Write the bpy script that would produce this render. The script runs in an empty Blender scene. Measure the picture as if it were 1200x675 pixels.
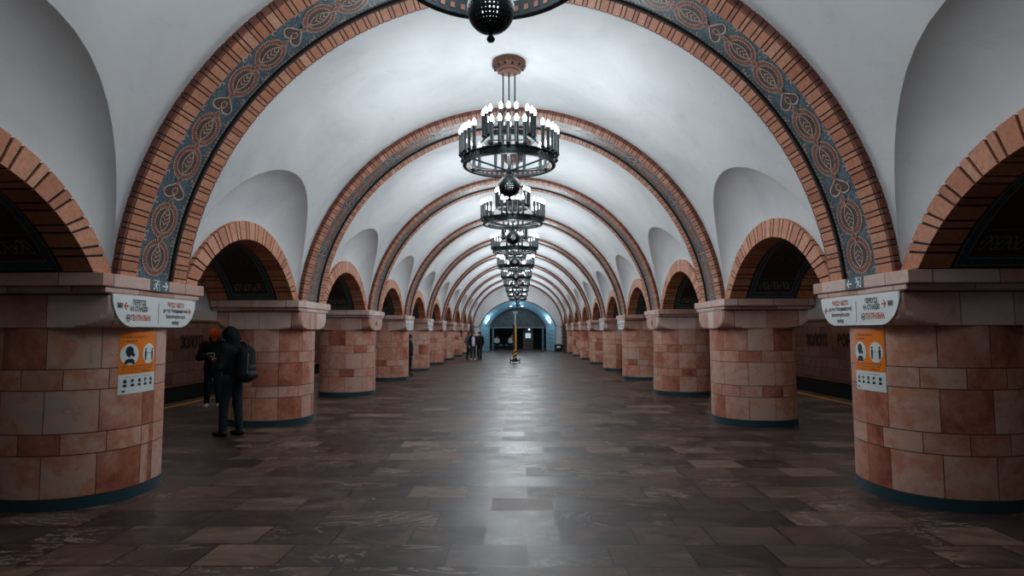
import bpy, bmesh, math, random
import numpy as np
from math import sin, cos, pi, sqrt, atan2, asin, radians, hypot
from mathutils import Vector, Matrix
random.seed(7)
C = bpy.context.scene.collection

# ------------------------------------------------------------------ constants (metres)
P1Y, BAY, NP = 6.477, 5.009, 9          # first pillar, bay length, number of free pillars
PX = 4.57                                # pillar axis from the hall axis
ZC, RS, RV = 1.96, 3.84, 3.915            # arch centre height, rib soffit radius, vault radius
ZAB = 2.27                               # top of the pillar slab
ENDY = 52.3
ORD = ['first', 'second', 'third', 'fourth', 'fifth', 'sixth', 'seventh', 'eighth', 'ninth', 'tenth', 'eleventh']
def py(n): return P1Y + (n - 1) * BAY

# ------------------------------------------------------------------ helpers
class MB:
    def __init__(s): s.v = []; s.f = []; s.m = []; s.uv = []
    def add(s, vs, fs, mi=0, uvs=None):
        b = len(s.v); s.v += [tuple(p) for p in vs]
        for f in fs:
            s.f.append([b + i for i in f]); s.m.append(mi)
            s.uv.append([uvs[i] for i in f] if uvs else None)
    def box(s, c, d, mi=0, rz=0):
        x, y, z = [q / 2 for q in d]
        vs = []
        for i in (-1, 1):
            for j in (-1, 1):
                for k in (-1, 1):
                    a, b = i * x, j * y
                    vs.append((c[0] + a * cos(rz) - b * sin(rz), c[1] + a * sin(rz) + b * cos(rz), c[2] + k * z))
        s.add(vs, [(0, 1, 3, 2), (4, 6, 7, 5), (0, 4, 5, 1), (2, 3, 7, 6), (0, 2, 6, 4), (1, 5, 7, 3)], mi)
    def grid(s, rows, mi=0, uvs=None, closed=False):
        n = len(rows[0]); b = len(s.v)
        for r in rows: s.v += [tuple(p) for p in r]
        for i in range(len(rows) - 1):
            for j in range(n if closed else n - 1):
                k = (j + 1) % n
                s.f.append([b + i * n + j, b + i * n + k, b + (i + 1) * n + k, b + (i + 1) * n + j]); s.m.append(mi)
                if uvs:
                    u = [uvs[i][j], uvs[i][j + 1], uvs[i + 1][j + 1], uvs[i + 1][j]]
                    s.uv.append(u)
                else: s.uv.append(None)
    def lathe(s, prof, n=24, mi=0, c=(0, 0, 0), caps=False):
        rows = [[(c[0] + r * cos(2 * pi * j / n), c[1] + r * sin(2 * pi * j / n), c[2] + z) for j in range(n)] for r, z in prof]
        b = len(s.v); s.grid(rows, mi, closed=True)
        if caps:
            s.f.append([b + j for j in range(n)]); s.m.append(mi); s.uv.append(None)
            e = b + (len(prof) - 1) * n
            s.f.append([e + j for j in range(n)]); s.m.append(mi); s.uv.append(None)
    def tube(s, a, b, ra, rb=None, n=10, mi=0):
        a, b = Vector(a), Vector(b); rb = ra if rb is None else rb
        d = (b - a).normalized(); u = d.orthogonal().normalized(); w = d.cross(u)
        vs = [tuple(p + u * (r * cos(2 * pi * i / n)) + w * (r * sin(2 * pi * i / n))) for p, r in ((a, ra), (b, rb)) for i in range(n)]
        fs = [(i, (i + 1) % n, n + (i + 1) % n, n + i) for i in range(n)] + [tuple(range(n)), tuple(range(n, 2 * n))]
        s.add(vs, fs, mi)
    def build(s, name, mats, parent=None, loc=None, smooth=False, sharp=None, recalc=True):
        me = bpy.data.meshes.new(name)
        bm = bmesh.new(); vv = [bm.verts.new(p) for p in s.v]; uvl = bm.loops.layers.uv.new('UVMap')
        for f, m, uv in zip(s.f, s.m, s.uv):
            try: fa = bm.faces.new([vv[i] for i in f])
            except ValueError: continue
            fa.material_index = m; fa.smooth = smooth
            if uv:
                for lp, q in zip(fa.loops, uv): lp[uvl].uv = q
        if recalc: bmesh.ops.recalc_face_normals(bm, faces=bm.faces[:])
        if sharp:
            for e in bm.edges:
                if len(e.link_faces) != 2 or e.calc_face_angle(0) > radians(sharp): e.smooth = False
        bm.to_mesh(me); bm.free()
        for m in (mats if isinstance(mats, (list, tuple)) else [mats]): me.materials.append(m)
        o = bpy.data.objects.new(name, me); C.objects.link(o)
        if parent: o.parent = parent
        if loc: o.location = loc
        return o

def thing(name, label, cat, loc=(0, 0, 0), rz=0, group=None):
    o = bpy.data.objects.new(name, None); C.objects.link(o)
    o.empty_display_size = .1; o.location = loc; o.rotation_euler = (0, 0, rz)
    o['label'] = label; o['category'] = cat
    if group: o['group'] = group
    return o
def tag(o, label, cat, group=None):
    o['label'] = label; o['category'] = cat
    if group: o['group'] = group
    return o
def struct(o): o['kind'] = 'structure'; return o
def copy_tree(o, parent=None):
    c = o.copy(); C.objects.link(c)
    if parent: c.parent = parent
    for ch in list(o.children): copy_tree(ch, c)
    return c
def dup(o, loc, label):
    c = copy_tree(o); c.location = loc; c['label'] = label; return c

# ------------------------------------------------------------------ materials
def srgb(h):
    h = h.lstrip('#'); c = [int(h[i:i + 2], 16) / 255 for i in (0, 2, 4)]
    return tuple([(x / 12.92 if x <= .04045 else ((x + .055) / 1.055) ** 2.4) for x in c] + [1])
class N:
    def __init__(s, name):
        s.mat = bpy.data.materials.new(name); s.mat.use_nodes = True
        s.t = s.mat.node_tree; s.b = s.t.nodes['Principled BSDF']
    def n(s, ty, **kw):
        o = s.t.nodes.new(ty)
        for k, v in kw.items(): setattr(o, k, v)
        return o
    def set(s, sock, v):
        if isinstance(v, bpy.types.NodeSocket): s.t.links.new(v, sock)
        else: sock.default_value = v
    def math(s, op, a, b=0.0, c=None):
        o = s.n('ShaderNodeMath', operation=op); s.set(o.inputs[0], a); s.set(o.inputs[1], b)
        if c is not None: s.set(o.inputs[2], c)
        return o.outputs[0]
    def vmath(s, op, a, b):
        o = s.n('ShaderNodeVectorMath', operation=op); s.set(o.inputs[0], a); s.set(o.inputs[1], b); return o.outputs[0]
    def scale(s, a, k):
        o = s.n('ShaderNodeVectorMath', operation='SCALE'); s.set(o.inputs[0], a); s.set(o.inputs['Scale'], k); return o.outputs[0]
    def mix(s, f, a, b, blend='MIX'):
        o = s.n('ShaderNodeMix', data_type='RGBA', blend_type=blend)
        s.set(o.inputs[0], f); s.set(o.inputs[6], a); s.set(o.inputs[7], b); return o.outputs[2]
    def noise(s, vec, scale, detail=4, rough=.55, dist=0):
        o = s.n('ShaderNodeTexNoise'); s.set(o.inputs['Vector'], vec); o.inputs['Scale'].default_value = scale
        o.inputs['Detail'].default_value = detail; o.inputs['Roughness'].default_value = rough; o.inputs['Distortion'].default_value = dist
        return o.outputs['Fac']
    def ramp(s, f, stops, interp='LINEAR'):
        o = s.n('ShaderNodeValToRGB'); o.color_ramp.interpolation = interp
        el = o.color_ramp.elements
        while len(el) < len(stops): el.new(.5)
        for e, (p, c) in zip(el, stops):
            e.position = p; e.color = c if len(c) == 4 else (*c, 1)
        s.set(o.inputs[0], f); return o.outputs[0]
    def pos(s): return s.n('ShaderNodeNewGeometry').outputs['Position']
    def objpos(s): return s.n('ShaderNodeTexCoord').outputs['Object']
    def uv(s): return s.n('ShaderNodeTexCoord').outputs['UV']
    def island(s): return s.n('ShaderNodeNewGeometry').outputs['Random Per Island']
    def xyz(s, v):
        o = s.n('ShaderNodeSeparateXYZ'); s.set(o.inputs[0], v); return o.outputs
    def comb(s, x, y, z):
        o = s.n('ShaderNodeCombineXYZ'); s.set(o.inputs[0], x); s.set(o.inputs[1], y); s.set(o.inputs[2], z); return o.outputs[0]
    def bump(s, h, st=.2, d=.01):
        o = s.n('ShaderNodeBump'); o.inputs['Strength'].default_value = st; o.inputs['Distance'].default_value = d
        s.set(o.inputs['Height'], h); s.set(s.b.inputs['Normal'], o.outputs[0])
    def out(s, col=None, rough=None, metal=None, spec=None):
        if col is not None: s.set(s.b.inputs['Base Color'], col)
        if rough is not None: s.set(s.b.inputs['Roughness'], rough)
        if metal is not None: s.set(s.b.inputs['Metallic'], metal)
        if spec is not None: s.set(s.b.inputs['Specular IOR Level'], spec)
        return s.mat
def flat(name, hexc, rough=.6, metal=0, spec=.4, var=.12):
    m = N(name); c = srgb(hexc); d = tuple([x * (1 - var) for x in c[:3]] + [1]); e = tuple([min(1, x * (1 + var)) for x in c[:3]] + [1])
    return m.out(m.mix(m.noise(m.objpos(), 9, 3), d, e), rough, metal, spec)
def emit(name, col, st, sampling='NONE'):
    m = bpy.data.materials.new(name); m.use_nodes = True; b = m.node_tree.nodes['Principled BSDF']
    b.inputs['Base Color'].default_value = (*col, 1); b.inputs['Emission Color'].default_value = (*col, 1); b.inputs['Emission Strength'].default_value = st
    m.cycles.emission_sampling = sampling
    return m

def mat_plaster():
    m = N('white_plaster'); p = m.pos()
    a = m.noise(p, .55, 6, .6, .6); b = m.noise(p, 7, 4, .6)
    col = m.ramp(a, [(.3, srgb('c6c9cc')), (.5, srgb('d8d9da')), (.7, srgb('e2e2e3'))])
    sm = m.ramp(m.noise(m.vmath('MULTIPLY', p, (1, 1.6, 3)), 1.3, 6, .7, 1.5), [(.58, (0, 0, 0)), (.75, (.22, .22, .22))])
    col = m.mix(sm, col, srgb('959da4'))
    m.bump(b, .12, .01)
    return m.out(col, .75, 0, .25)
def mat_brick(name, ramp, spec=.3):
    m = N(name); r = m.island(); p = m.pos()
    col = m.ramp(r, ramp)
    n = m.noise(p, 22, 5, .65)
    col = m.mix(m.ramp(n, [(.35, (0, 0, 0)), (.72, (.55, .55, .55))]), col, srgb('8a4a35'))
    m.bump(n, .35, .006)
    return m.out(col, .6, 0, spec)
def mat_blocks(name, bw, rh, stops, joint, vein=1.0, squash=1.0, rough=.42, off=.5, mortar=.0045, tint=None):
    # stone blocks from the UVs: u in metres, v counts courses of 0.25
    m = N(name); uv = m.uv(); oi = m.n('ShaderNodeObjectInfo')
    rnd = m.math('MULTIPLY', oi.outputs['Random'], 37.0)
    v2 = m.vmath('ADD', uv, m.comb(rnd, 0.0, 0.0))
    bt = m.n('ShaderNodeTexBrick', offset=off, squash=squash, squash_frequency=2)
    m.set(bt.inputs['Vector'], v2)
    bt.inputs['Color1'].default_value = (0, 0, 0, 1); bt.inputs['Color2'].default_value = (1, 1, 1, 1); bt.inputs['Mortar'].default_value = (.5, .5, .5, 1)
    bt.inputs['Scale'].default_value = 1; bt.inputs['Mortar Size'].default_value = mortar; bt.inputs['Mortar Smooth'].default_value = .1
    bt.inputs['Brick Width'].default_value = bw; bt.inputs['Row Height'].default_value = rh
    val = m.xyz(bt.outputs['Color'])[0]
    p = m.vmath('ADD', m.pos(), m.scale(m.comb(val, val, val), 13.0))
    n1 = m.noise(p, 2.0, 7, .66, .5); n2 = m.noise(p, 9, 6, .7, .4)
    f = m.math('ADD', m.math('MULTIPLY', val, .6), m.math('ADD', m.math('MULTIPLY', n1, .85), m.math('MULTIPLY', n2, .3)))
    f = m.math('SUBTRACT', f, .36)
    col = m.ramp(f, stops)
    vn = m.noise(m.vmath('MULTIPLY', p, (1.0, 1.0, 1.4)), 2.2, 9, .72, 1.0)
    vv = m.ramp(vn, [(.56, (0, 0, 0)), (.62, (vein, vein, vein)), (.66, (0, 0, 0))])
    col = m.mix(m.math('MULTIPLY', vv, .45), col, srgb('5a241a'))
    col = m.mix(bt.outputs['Fac'], col, joint)
    m.bump(m.math('SUBTRACT', m.math('MULTIPLY', n2, .15), bt.outputs['Fac']), .35, .006)
    return m.out(col, rough, 0, .4)
PINK = [(.12, srgb('8a4836')), (.3, srgb('b4705a')), (.42, srgb('c48f7b')), (.55, srgb('cfa898')), (.66, srgb('c58368')), (.78, srgb('d0a592')), (.92, srgb('b9a49c'))]
def mat_floor():
    m = N('polished_granite_slabs'); p = m.pos()
    q = m.vmath('ADD', p, (0.13, 0.04, 0))
    bt = m.n('ShaderNodeTexBrick', offset=.43, squash=1.7, squash_frequency=3, offset_frequency=2)
    m.set(bt.inputs['Vector'], q)
    bt.inputs['Color1'].default_value = (0, 0, 0, 1); bt.inputs['Color2'].default_value = (1, 1, 1, 1)
    bt.inputs['Scale'].default_value = 1; bt.inputs['Mortar Size'].default_value = .008; bt.inputs['Mortar Smooth'].default_value = .1
    bt.inputs['Brick Width'].default_value = .62; bt.inputs['Row Height'].default_value = .45
    val = m.xyz(bt.outputs['Color'])[0]
    o = m.vmath('ADD', m.vmath('MULTIPLY', p, (1, 1.5, 1)), m.scale(m.comb(val, m.math('MULTIPLY', val, 3.1), val), 17.0))
    n1 = m.noise(o, 1.2, 8, .66, 1.6); n2 = m.noise(p, 60, 3, .6)
    f = m.math('ADD', m.math('MULTIPLY', val, .62), m.math('MULTIPLY', n1, .42))
    col = m.ramp(f, [(.2, srgb('231b19')), (.32, srgb('4b3a33')), (.42, srgb('2c2321')), (.52, srgb('624a3f')), (.62, srgb('352d2d')), (.72, srgb('55443b')), (.84, srgb('7f6555'))])
    vn = m.noise(m.vmath('MULTIPLY', o, (.7, 1.3, 1)), .9, 9, .6, 3.2)
    vv = m.ramp(vn, [(.475, (0, 0, 0)), (.5, (1, 1, 1)), (.525, (0, 0, 0))])
    gate = m.ramp(m.noise(o, .7, 2), [(.48, (0, 0, 0)), (.6, (1, 1, 1))])
    col = m.mix(m.math('MULTIPLY', m.math('MULTIPLY', vv, gate), .8), col, srgb('ab9080'))
    col = m.mix(m.math('MULTIPLY', n2, .3), col, srgb('241f20'))
    col = m.mix(m.math('MULTIPLY', bt.outputs['Fac'], .95), col, srgb('0c0a0a'))
    rg = m.math('ADD', .27, m.math('MULTIPLY', m.noise(p, 3.0, 6, .7), .22))
    rg = m.math('ADD', rg, m.math('MULTIPLY', val, .14))
    m.bump(m.math('SUBTRACT', m.math('MULTIPLY', n2, .12), bt.outputs['Fac']), .12, .004)
    return m.out(col, rg, 0, .25)
def mat_wallstone():
    m = N('platform_wall_stone'); p = m.pos(); x = m.xyz(p)
    v = m.comb(x[1], x[2], 0.0)
    bt = m.n('ShaderNodeTexBrick', offset=.5); m.set(bt.inputs['Vector'], m.vmath('ADD', v, (0, -.13, 0)))
    bt.inputs['Color1'].default_value = (0, 0, 0, 1); bt.inputs['Color2'].default_value = (1, 1, 1, 1)
    bt.inputs['Scale'].default_value = 1; bt.inputs['Mortar Size'].default_value = .006
    bt.inputs['Brick Width'].default_value = .8; bt.inputs['Row Height'].default_value = .34
    val = m.xyz(bt.outputs['Color'])[0]
    n1 = m.noise(m.vmath('ADD', p, m.scale(m.comb(val, val, val), 9.0)), 2.2, 7, .65, 1.2)
    f = m.math('ADD', m.math('MULTIPLY', val, .4), m.math('MULTIPLY', n1, .6))
    col = m.ramp(f, [(.25, srgb('6e4a40')), (.45, srgb('8c6557')), (.6, srgb('9c7668')), (.8, srgb('7a5a50'))])
    band = m.math('MULTIPLY', m.math('GREATER_THAN', x[2], 1.13), m.math('LESS_THAN', x[2], 1.66))
    col = m.mix(m.math('MULTIPLY', band, .6), col, srgb('8f5236'))
    col = m.mix(bt.outputs['Fac'], col, srgb('33241f'))
    return m.out(col, .45, 0, .4)
def mat_tess(name, stops, scale=70):
    m = N(name); uv = m.objpos()
    vo = m.n('ShaderNodeTexVoronoi'); m.set(vo.inputs['Vector'], uv); vo.inputs['Scale'].default_value = scale
    r = m.xyz(vo.outputs['Color'])[0]
    col = m.ramp(r, stops)
    m.bump(vo.outputs['Distance'], .3, .003)
    return m.out(col, .4, 0, .5)

PLASTER = mat_plaster()
BRICK = mat_brick('terracotta_brick', [(0, srgb('b06b4c')), (.3, srgb('c98562')), (.6, srgb('d29371')), (.85, srgb('bd7652')), (1, srgb('dca587'))])
BRICKD = mat_brick('dark_brown_brick', [(0, srgb('5b3a33')), (.5, srgb('71483e')), (1, srgb('84574a'))])
MORTAR = flat('dark_mortar', '#231a18', .8)
MARBLE = mat_blocks('pink_marble_blocks', .4, .25, PINK, srgb('54392f'), .5, 1.2)
MARBLEP = mat_blocks('pale_pink_marble', .62, .25, [(.15, srgb('a87361')), (.4, srgb('c39686')), (.6, srgb('cfaa9c')), (.85, srgb('d8bfb5'))], srgb('5a4038'), .4)
PLINTH = flat('dark_teal_plinth', '#24424b', .45)
FLOOR = mat_floor()
WSTONE = mat_wallstone()
DARKW = flat('dark_track_bed', '#14181a', .8)
BLUE = mat_tess('blue_tesserae', [(0, srgb('1e3340')), (.3, srgb('2c4c5c')), (.5, srgb('40606e')), (.7, srgb('263c4a')), (.88, srgb('7a8484')), (1, srgb('2a4458'))])
RED = mat_tess('red_tesserae', [(0, srgb('5a2a20')), (.4, srgb('7d3f2e')), (.75, srgb('96543c')), (1, srgb('6a3a2c'))])
DKBR = mat_tess('brown_tesserae', [(0, srgb('2b1a16')), (.5, srgb('43281f')), (.85, srgb('54382c')), (1, srgb('2e2620'))])
CREAM = mat_tess('cream_tesserae', [(0, srgb('a88672')), (.5, srgb('c9ac97')), (1, srgb('d9c6b4'))])
TEALT = mat_tess('teal_tesserae', [(0, srgb('16323a')), (.5, srgb('23505c')), (1, srgb('31636c'))])
GREYT = mat_tess('grey_tesserae', [(0, srgb('6d6a62')), (.5, srgb('8b867a')), (1, srgb('5d6a6a'))])
DKPAN = mat_tess('dark_panel_tesserae', [(0, srgb('1e1614')), (.4, srgb('35231c')), (.7, srgb('2a2c2c')), (1, srgb('44301f'))])
IRON = flat('wrought_iron', '#1b2326', .5, .6, .4)
BRONZE = flat('aged_bronze', '#6b4a3e', .55, .5, .4, .35)
CANDLE = flat('dark_candle_tube', '#161d21', .5, .2)
BULB = emit('bulb_glow', (.9, .97, 1), 6.0)
LAMPIN = emit('inner_lamp_glow', (.85, .95, 1), 1.3)
WHITE = flat('sign_white', '#e4eaea', .4, 0, .5, .02)
INK = flat('sign_ink', '#1d3038', .5, 0, .3, .02)
ORANGEINK = flat('sign_orange', '#c8552a', .5, 0, .3, .02)
POSTER = flat('poster_orange', '#f5821a', .5, 0, .3, .03)
EXITG = flat('exit_sign_slate', '#46636b', .5, 0, .3, .03)

# ------------------------------------------------------------------ text and flat patterns
_tc = {}
def text2d(s, size, bold=0.0):
    k = (s, size, bold)
    if k not in _tc:
        cu = bpy.data.curves.new('lettering', 'FONT'); cu.body = s; cu.size = size; cu.align_x = 'CENTER'; cu.align_y = 'CENTER'
        cu.offset = bold; cu.resolution_u = 3
        o = bpy.data.objects.new('lettering', cu); C.objects.link(o)
        dg = bpy.context.evaluated_depsgraph_get(); me = bpy.data.meshes.new_from_object(o.evaluated_get(dg))
        _tc[k] = ([(v.co.x, v.co.y) for v in me.vertices], [tuple(p.vertices) for p in me.polygons])
        bpy.data.objects.remove(o); bpy.data.curves.remove(cu); bpy.data.meshes.remove(me)
    return _tc[k]
class Pat:
    """flat pattern in (u, v), laid on any surface by a map (u, v, h) -> xyz"""
    def __init__(s): s.p = []
    def poly(s, pts, m, l):
        n = len(pts)
        if n < 5: s.p.append((list(pts), [tuple(range(n))], m, l)); return
        c = (sum(p[0] for p in pts) / n, sum(p[1] for p in pts) / n)
        s.p.append(([c] + list(pts), [(0, 1 + i, 1 + (i + 1) % n) for i in range(n)], m, l))
    def text(s, t, u, v, size, m, l, bold=0.0, width=None):
        vs, fs = text2d(t, size, bold)
        if not vs: return
        k = 1
        if width:
            w = max(x for x, y in vs) - min(x for x, y in vs); k = width / w
        s.p.append(([(u + x * k, v + y) for x, y in vs], fs, m, l))
    def disc(s, u, v, ru, rv, m, l, n=28, rings=2):
        pts = [(u, v)]; fs = []
        for r in range(1, rings + 1):
            for i in range(n): pts.append((u + ru * r / rings * cos(2 * pi * i / n), v + rv * r / rings * sin(2 * pi * i / n)))
        for i in range(n): fs.append((0, 1 + i, 1 + (i + 1) % n))
        for r in range(1, rings):
            a, b = 1 + (r - 1) * n, 1 + r * n
            for i in range(n): fs.append((a + i, b + i, b + (i + 1) % n, a + (i + 1) % n))
        s.p.append((pts, fs, m, l))
    def line(s, pts, w, m, l, closed=False):
        n = len(pts); L = []; R = []
        for i in range(n):
            a = pts[(i - 1) % n] if (closed or i > 0) else pts[i]; b = pts[(i + 1) % n] if (closed or i < n - 1) else pts[i]
            dx, dy = b[0] - a[0], b[1] - a[1]; d = hypot(dx, dy) or 1
            nx, ny = -dy / d * w / 2, dx / d * w / 2
            L.append((pts[i][0] + nx, pts[i][1] + ny)); R.append((pts[i][0] - nx, pts[i][1] - ny))
        fs = [(i, (i + 1) % n, n + (i + 1) % n, n + i) for i in range(n if closed else n - 1)]
        s.p.append((L + R, fs, m, l))
    def ring(s, u, v, ru, rv, w, m, l, n=32): s.line([(u + ru * cos(2 * pi * i / n), v + rv * sin(2 * pi * i / n)) for i in range(n)], w, m, l, True)
    def beads(s, pts, w, m, l):
        for (u, v) in pts: s.poly([(u - w, v - w * .7), (u + w, v - w * .7), (u + w, v + w * .7), (u - w, v + w * .7)], m, l)
    def strip(s, u0, u1, v0, v1, m, l, n=1): s.p.append(([(u0 + (u1 - u0) * i / n, v) for v in (v0, v1) for i in range(n + 1)], [(i, i + 1, n + 2 + i, n + 1 + i) for i in range(n)], m, l))
    def into(s, mb, fn, dh=.002):
        for pts, fs, m, l in s.p: mb.add([fn(u, v, l * dh) for u, v in pts], fs, m)

# ------------------------------------------------------------------ the setting: floor
m = MB()
m.grid([[(x, y, 0) for x in (-8.25, 8.25)] for y in (-4, 10, 20, 30, 40, ENDY + 12)])
struct(m.build('floor', FLOOR))
for s, side in ((-1, 'left'), (1, 'right')):
    m = MB()
    m.add([(s * 8.25, -4, 0), (s * 8.25, ENDY + .2, 0), (s * 8.25, ENDY + .2, -1.2), (s * 8.25, -4, -1.2), (s * 10.32, -4, -1.2), (s * 10.32, ENDY + .2, -1.2), (s * 10.32, ENDY + .2, .05), (s * 10.32, -4, .05)],
          [(0, 1, 2, 3), (3, 2, 5, 4), (4, 5, 6, 7)])
    struct(m.build('trim_trackbed_' + side, DARKW))
    m = MB(); m.box((s * 10.4, 24, 1.05), (.2, 57, 2.0)); m.box((s * 10.37, 24, 2.07), (.26, 57, .06))
    struct(m.build('wall_' + side, WSTONE))
    # platform vault
    m = MB(); rows = []
    for i in range(19):
        a = pi * i / 18; rows.append([(s * (7.84 + 2.46 * cos(a)), y, 2.08 + 2.3 * sin(a)) for y in (-4, 10, 24, 38, ENDY + .2)])
    m.grid(rows); struct(m.build('ceiling_' + side, PLASTER, smooth=True))
    m = MB(); m.box((s * 7.82, 24, .003), (.11, 57, .006))
    tag(m.build('safety_line', flat('line_yellow', '#d08a2c', .5, 0, .4)), 'painted yellow safety line along the edge of the ' + side + ' platform', 'floor line', 'platform safety lines')

# ------------------------------------------------------------------ the setting: hall vault with lunettes
GH = 1.85; GW = 1.89
def groin_z(dy): return ZAB + GH * sqrt(max(0, 1 - (dy / GW) ** 2))
RO_C, RO_R = 1.21, 2.149; RI_C, RI_R = 1.098, 1.990           # side arch outer / inner circles
def arc_out(dy): return RO_C + sqrt(max(0, RO_R ** 2 - dy * dy))
def vx(z): return sqrt(max(0, RV * RV - (z - ZC) ** 2))
m = MB(); mid = MB()
cols = [(-4.0, ZAB), (-.5, ZAB), (P1Y - BAY + .6, ZAB)]
bays = [P1Y - BAY / 2 + BAY * k for k in range(NP + 1)]
for yc in bays:
    for j in range(25):
        d = -GW * cos(pi * j / 24); cols.append((yc + d, groin_z(d)))
cols.append((ENDY, ZAB))
for s in (-1, 1):
    rows = []
    for y, zb in cols:
        a0 = asin((zb - ZC) / RV); rows.append([(s * RV * cos(a0 + (pi / 2 - a0) * i / 16), y, ZC + RV * sin(a0 + (pi / 2 - a0) * i / 16)) for i in range(17)])
    m.grid(rows)
    for yc in bays:
        rows = []
        for j in range(25):
            d = -GW * cos(pi * j / 24); z0 = groin_z(d); z1 = max(ZAB, arc_out(d * .985) - .02)
            x0 = vx(z0); x1 = 3.93; r = []
            for i in range(13):
                t = i / 12 * pi / 2; q = i / 12; x = x0 + (x1 - x0) * (.72 * sin(t) + .28 * q); z = z1 + (z0 - z1) * (.72 * cos(t) + .28 * (1 - q)); r.append((s * x, yc + d, z))
            rows.append(r)
        mid.grid(rows)
b = len(m.v); m.v += mid.v; m.f += [[b + i for i in f] for f in mid.f]; m.m += mid.m; m.uv += mid.uv
struct(m.build('ceiling', PLASTER, smooth=True, sharp=32, recalc=False))

# wall above the slabs on the platform side, with the arched openings
for s, side in ((-1, 'left'), (1, 'right')):
    m = MB()
    for yc in bays:
        top = []; bot = []
        for j in range(21):
            d = -1.62 * cos(pi * j / 20); bot.append((s * 5.40, yc + d, max(ZAB, RI_C + sqrt(max(0, RI_R ** 2 - d * d)))))
            top.append((s * 5.40, yc + d, 4.0))
        m.grid([bot, top])
        m.grid([[(s * 5.40, yc + 1.62, ZAB), (s * 5.40, yc + BAY - 1.62, ZAB)], [(s * 5.40, yc + 1.62, 4.0), (s * 5.40, yc + BAY - 1.62, 4.0)]])
    struct(m.build('wall_platform_' + side, PLASTER))

# ------------------------------------------------------------------ transverse arches (ribs)
TA0 = asin((ZAB - ZC) / RS)
def rib_pt(a, y, r): return (r * cos(a), y, r * sin(a))
def arc_bricks(mb, y0, y1, r0, r1, pitch=.158, wide=.09, gap=.0145, seg=2):
    n = round((pi - 2 * TA0) * RS / pitch); da = (pi - 2 * TA0) / n
    for k in range(n):
        a = TA0 + k * da
        for (o, w) in ((gap / 2, wide), (wide + gap * 1.5, pitch - wide - 2 * gap)):
            b0 = a + o / pitch * da; b1 = b0 + w / pitch * da; vs = []; sg = seg if w > .06 else 1
            for i in range(sg + 1):
                t = b0 + (b1 - b0) * i / sg
                vs += [rib_pt(t, y0, r0), rib_pt(t, y1, r0), rib_pt(t, y1, r1), rib_pt(t, y0, r1)]
            fs = [(0, 1, 2, 3), tuple(4 * sg + q for q in (3, 2, 1, 0))]
            for i in range(sg):
                c = 4 * i
                for q in range(4): fs.append((c + q, c + (q + 1) % 4, c + 4 + (q + 1) % 4, c + 4 + q))
            mb.add(vs, fs)
def arc_band(mb, y0, y1, r0, r1, mi=0, n=72):
    rows = []
    for i in range(n + 1):
        t = TA0 + (pi - 2 * TA0) * i / n
        rows.append([rib_pt(t, y0, r0), rib_pt(t, y1, r0), rib_pt(t, y1, r1), rib_pt(t, y0, r1)])
    mb.grid(rows, mi, closed=True); e = len(mb.v)
    mb.f += [[e - 4, e - 3, e - 2, e - 1], [e - 4 * (n + 1) + q for q in (0, 1, 2, 3)]]; mb.m += [mi, mi]; mb.uv += [None, None]

ARCL = (pi - 2 * TA0) * 3.90
pt = Pat()   # materials: 0 blue 1 red 2 dark brown 3 cream 4 mortar dark
pt.strip(0, ARCL, -.31, .31, 0, 0, 90)
for v in (-.285, .285):
    pt.beads([(.06 + .045 * i, v) for i in range(int(ARCL / .045) - 2)], .014, 3, 1)
def rosette(u):
    pt.disc(u, 0, .205, .225, 1, 1); pt.disc(u, 0, .145, .165, 2, 2)
    for rr, k in ((1.0, 40), (.72, 30)):
        pt.beads([(u + .2 * rr * cos(2 * pi * i / k), .22 * rr * sin(2 * pi * i / k)) for i in range(k)], .0105, 3, 3)
    al = [(u - .13 + .26 * i / 14, .075 * sin(pi * i / 14) ** .8) for i in range(15)]
    pt.line(al, .013, 3, 4); pt.line([(a, -b) for a, b in al], .013, 3, 4)
    pt.line([(u - .1, 0), (u + .1, 0)], .012, 1, 4)
    for k in (-.05, 0, .05):
        pt.line([(u + k, 0), (u + k + .025, .035), (u + k + .04, .05)], .01, 3, 5); pt.line([(u + k, 0), (u + k + .025, -.035), (u + k + .04, -.05)], .01, 3, 5)
    for su in (-1, 1):
        for sv in (-1, 1):
            c = [(u + su * (.19 + .03 * cos(q)), sv * (.235 + .03 * sin(q))) for q in [i * pi / 6 for i in range(9)]]
            pt.line(c, .01, 3, 2)
def heart(u, d):
    h = []
    for i in range(30):
        q = 2 * pi * i / 30
        h.append((u + d * (-.0068 * (13 * cos(q) - 5 * cos(2 * q) - 2 * cos(3 * q) - cos(4 * q))), .0115 * 16 * sin(q) ** 3))
    cu = sum(p[0] for p in h) / 30
    n = len(h); pt.p.append(([(cu, 0)] + h, [(0, 1 + i, 1 + (i + 1) % n) for i in range(n)], 2, 2))
    pt.line(h, .016, 3, 3, True)
    pt.ring(cu, 0, .04, .045, .011, 3, 4, 14); pt.line([(cu - .06 * d, 0), (cu + .07 * d, 0)], .011, 1, 4)
def knot(u):
    pt.poly([(u - .055, 0), (u, .045), (u + .055, 0), (u, -.045)], 1, 4); pt.line([(u - .055, 0), (u, .045), (u + .055, 0), (u, -.045)], .008, 3, 5, True)
PER = 1.115
for end in (0, 1):
    k = 0; u = .25
    seq = 'CCH'
    while u < ARCL / 2 - .2:
        uu = u if not end else ARCL - u; d = 1 if not end else -1
        ch = seq[k % 3]
        (rosette(uu) if ch == 'C' else heart(uu, d))
        st = .425 if (ch == 'C' and seq[(k + 1) % 3] == 'C') else .345
        knot(uu + d * (.21 if ch == 'C' else .135))
        u += st; k += 1
rosette(ARCL / 2)
def rib_map(u, v, h):
    a = TA0 + (pi - 2 * TA0) * (1 - u / ARCL); r = 3.872 - h
    return (r * cos(a), v - .02, r * sin(a))
rib0 = None
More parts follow.
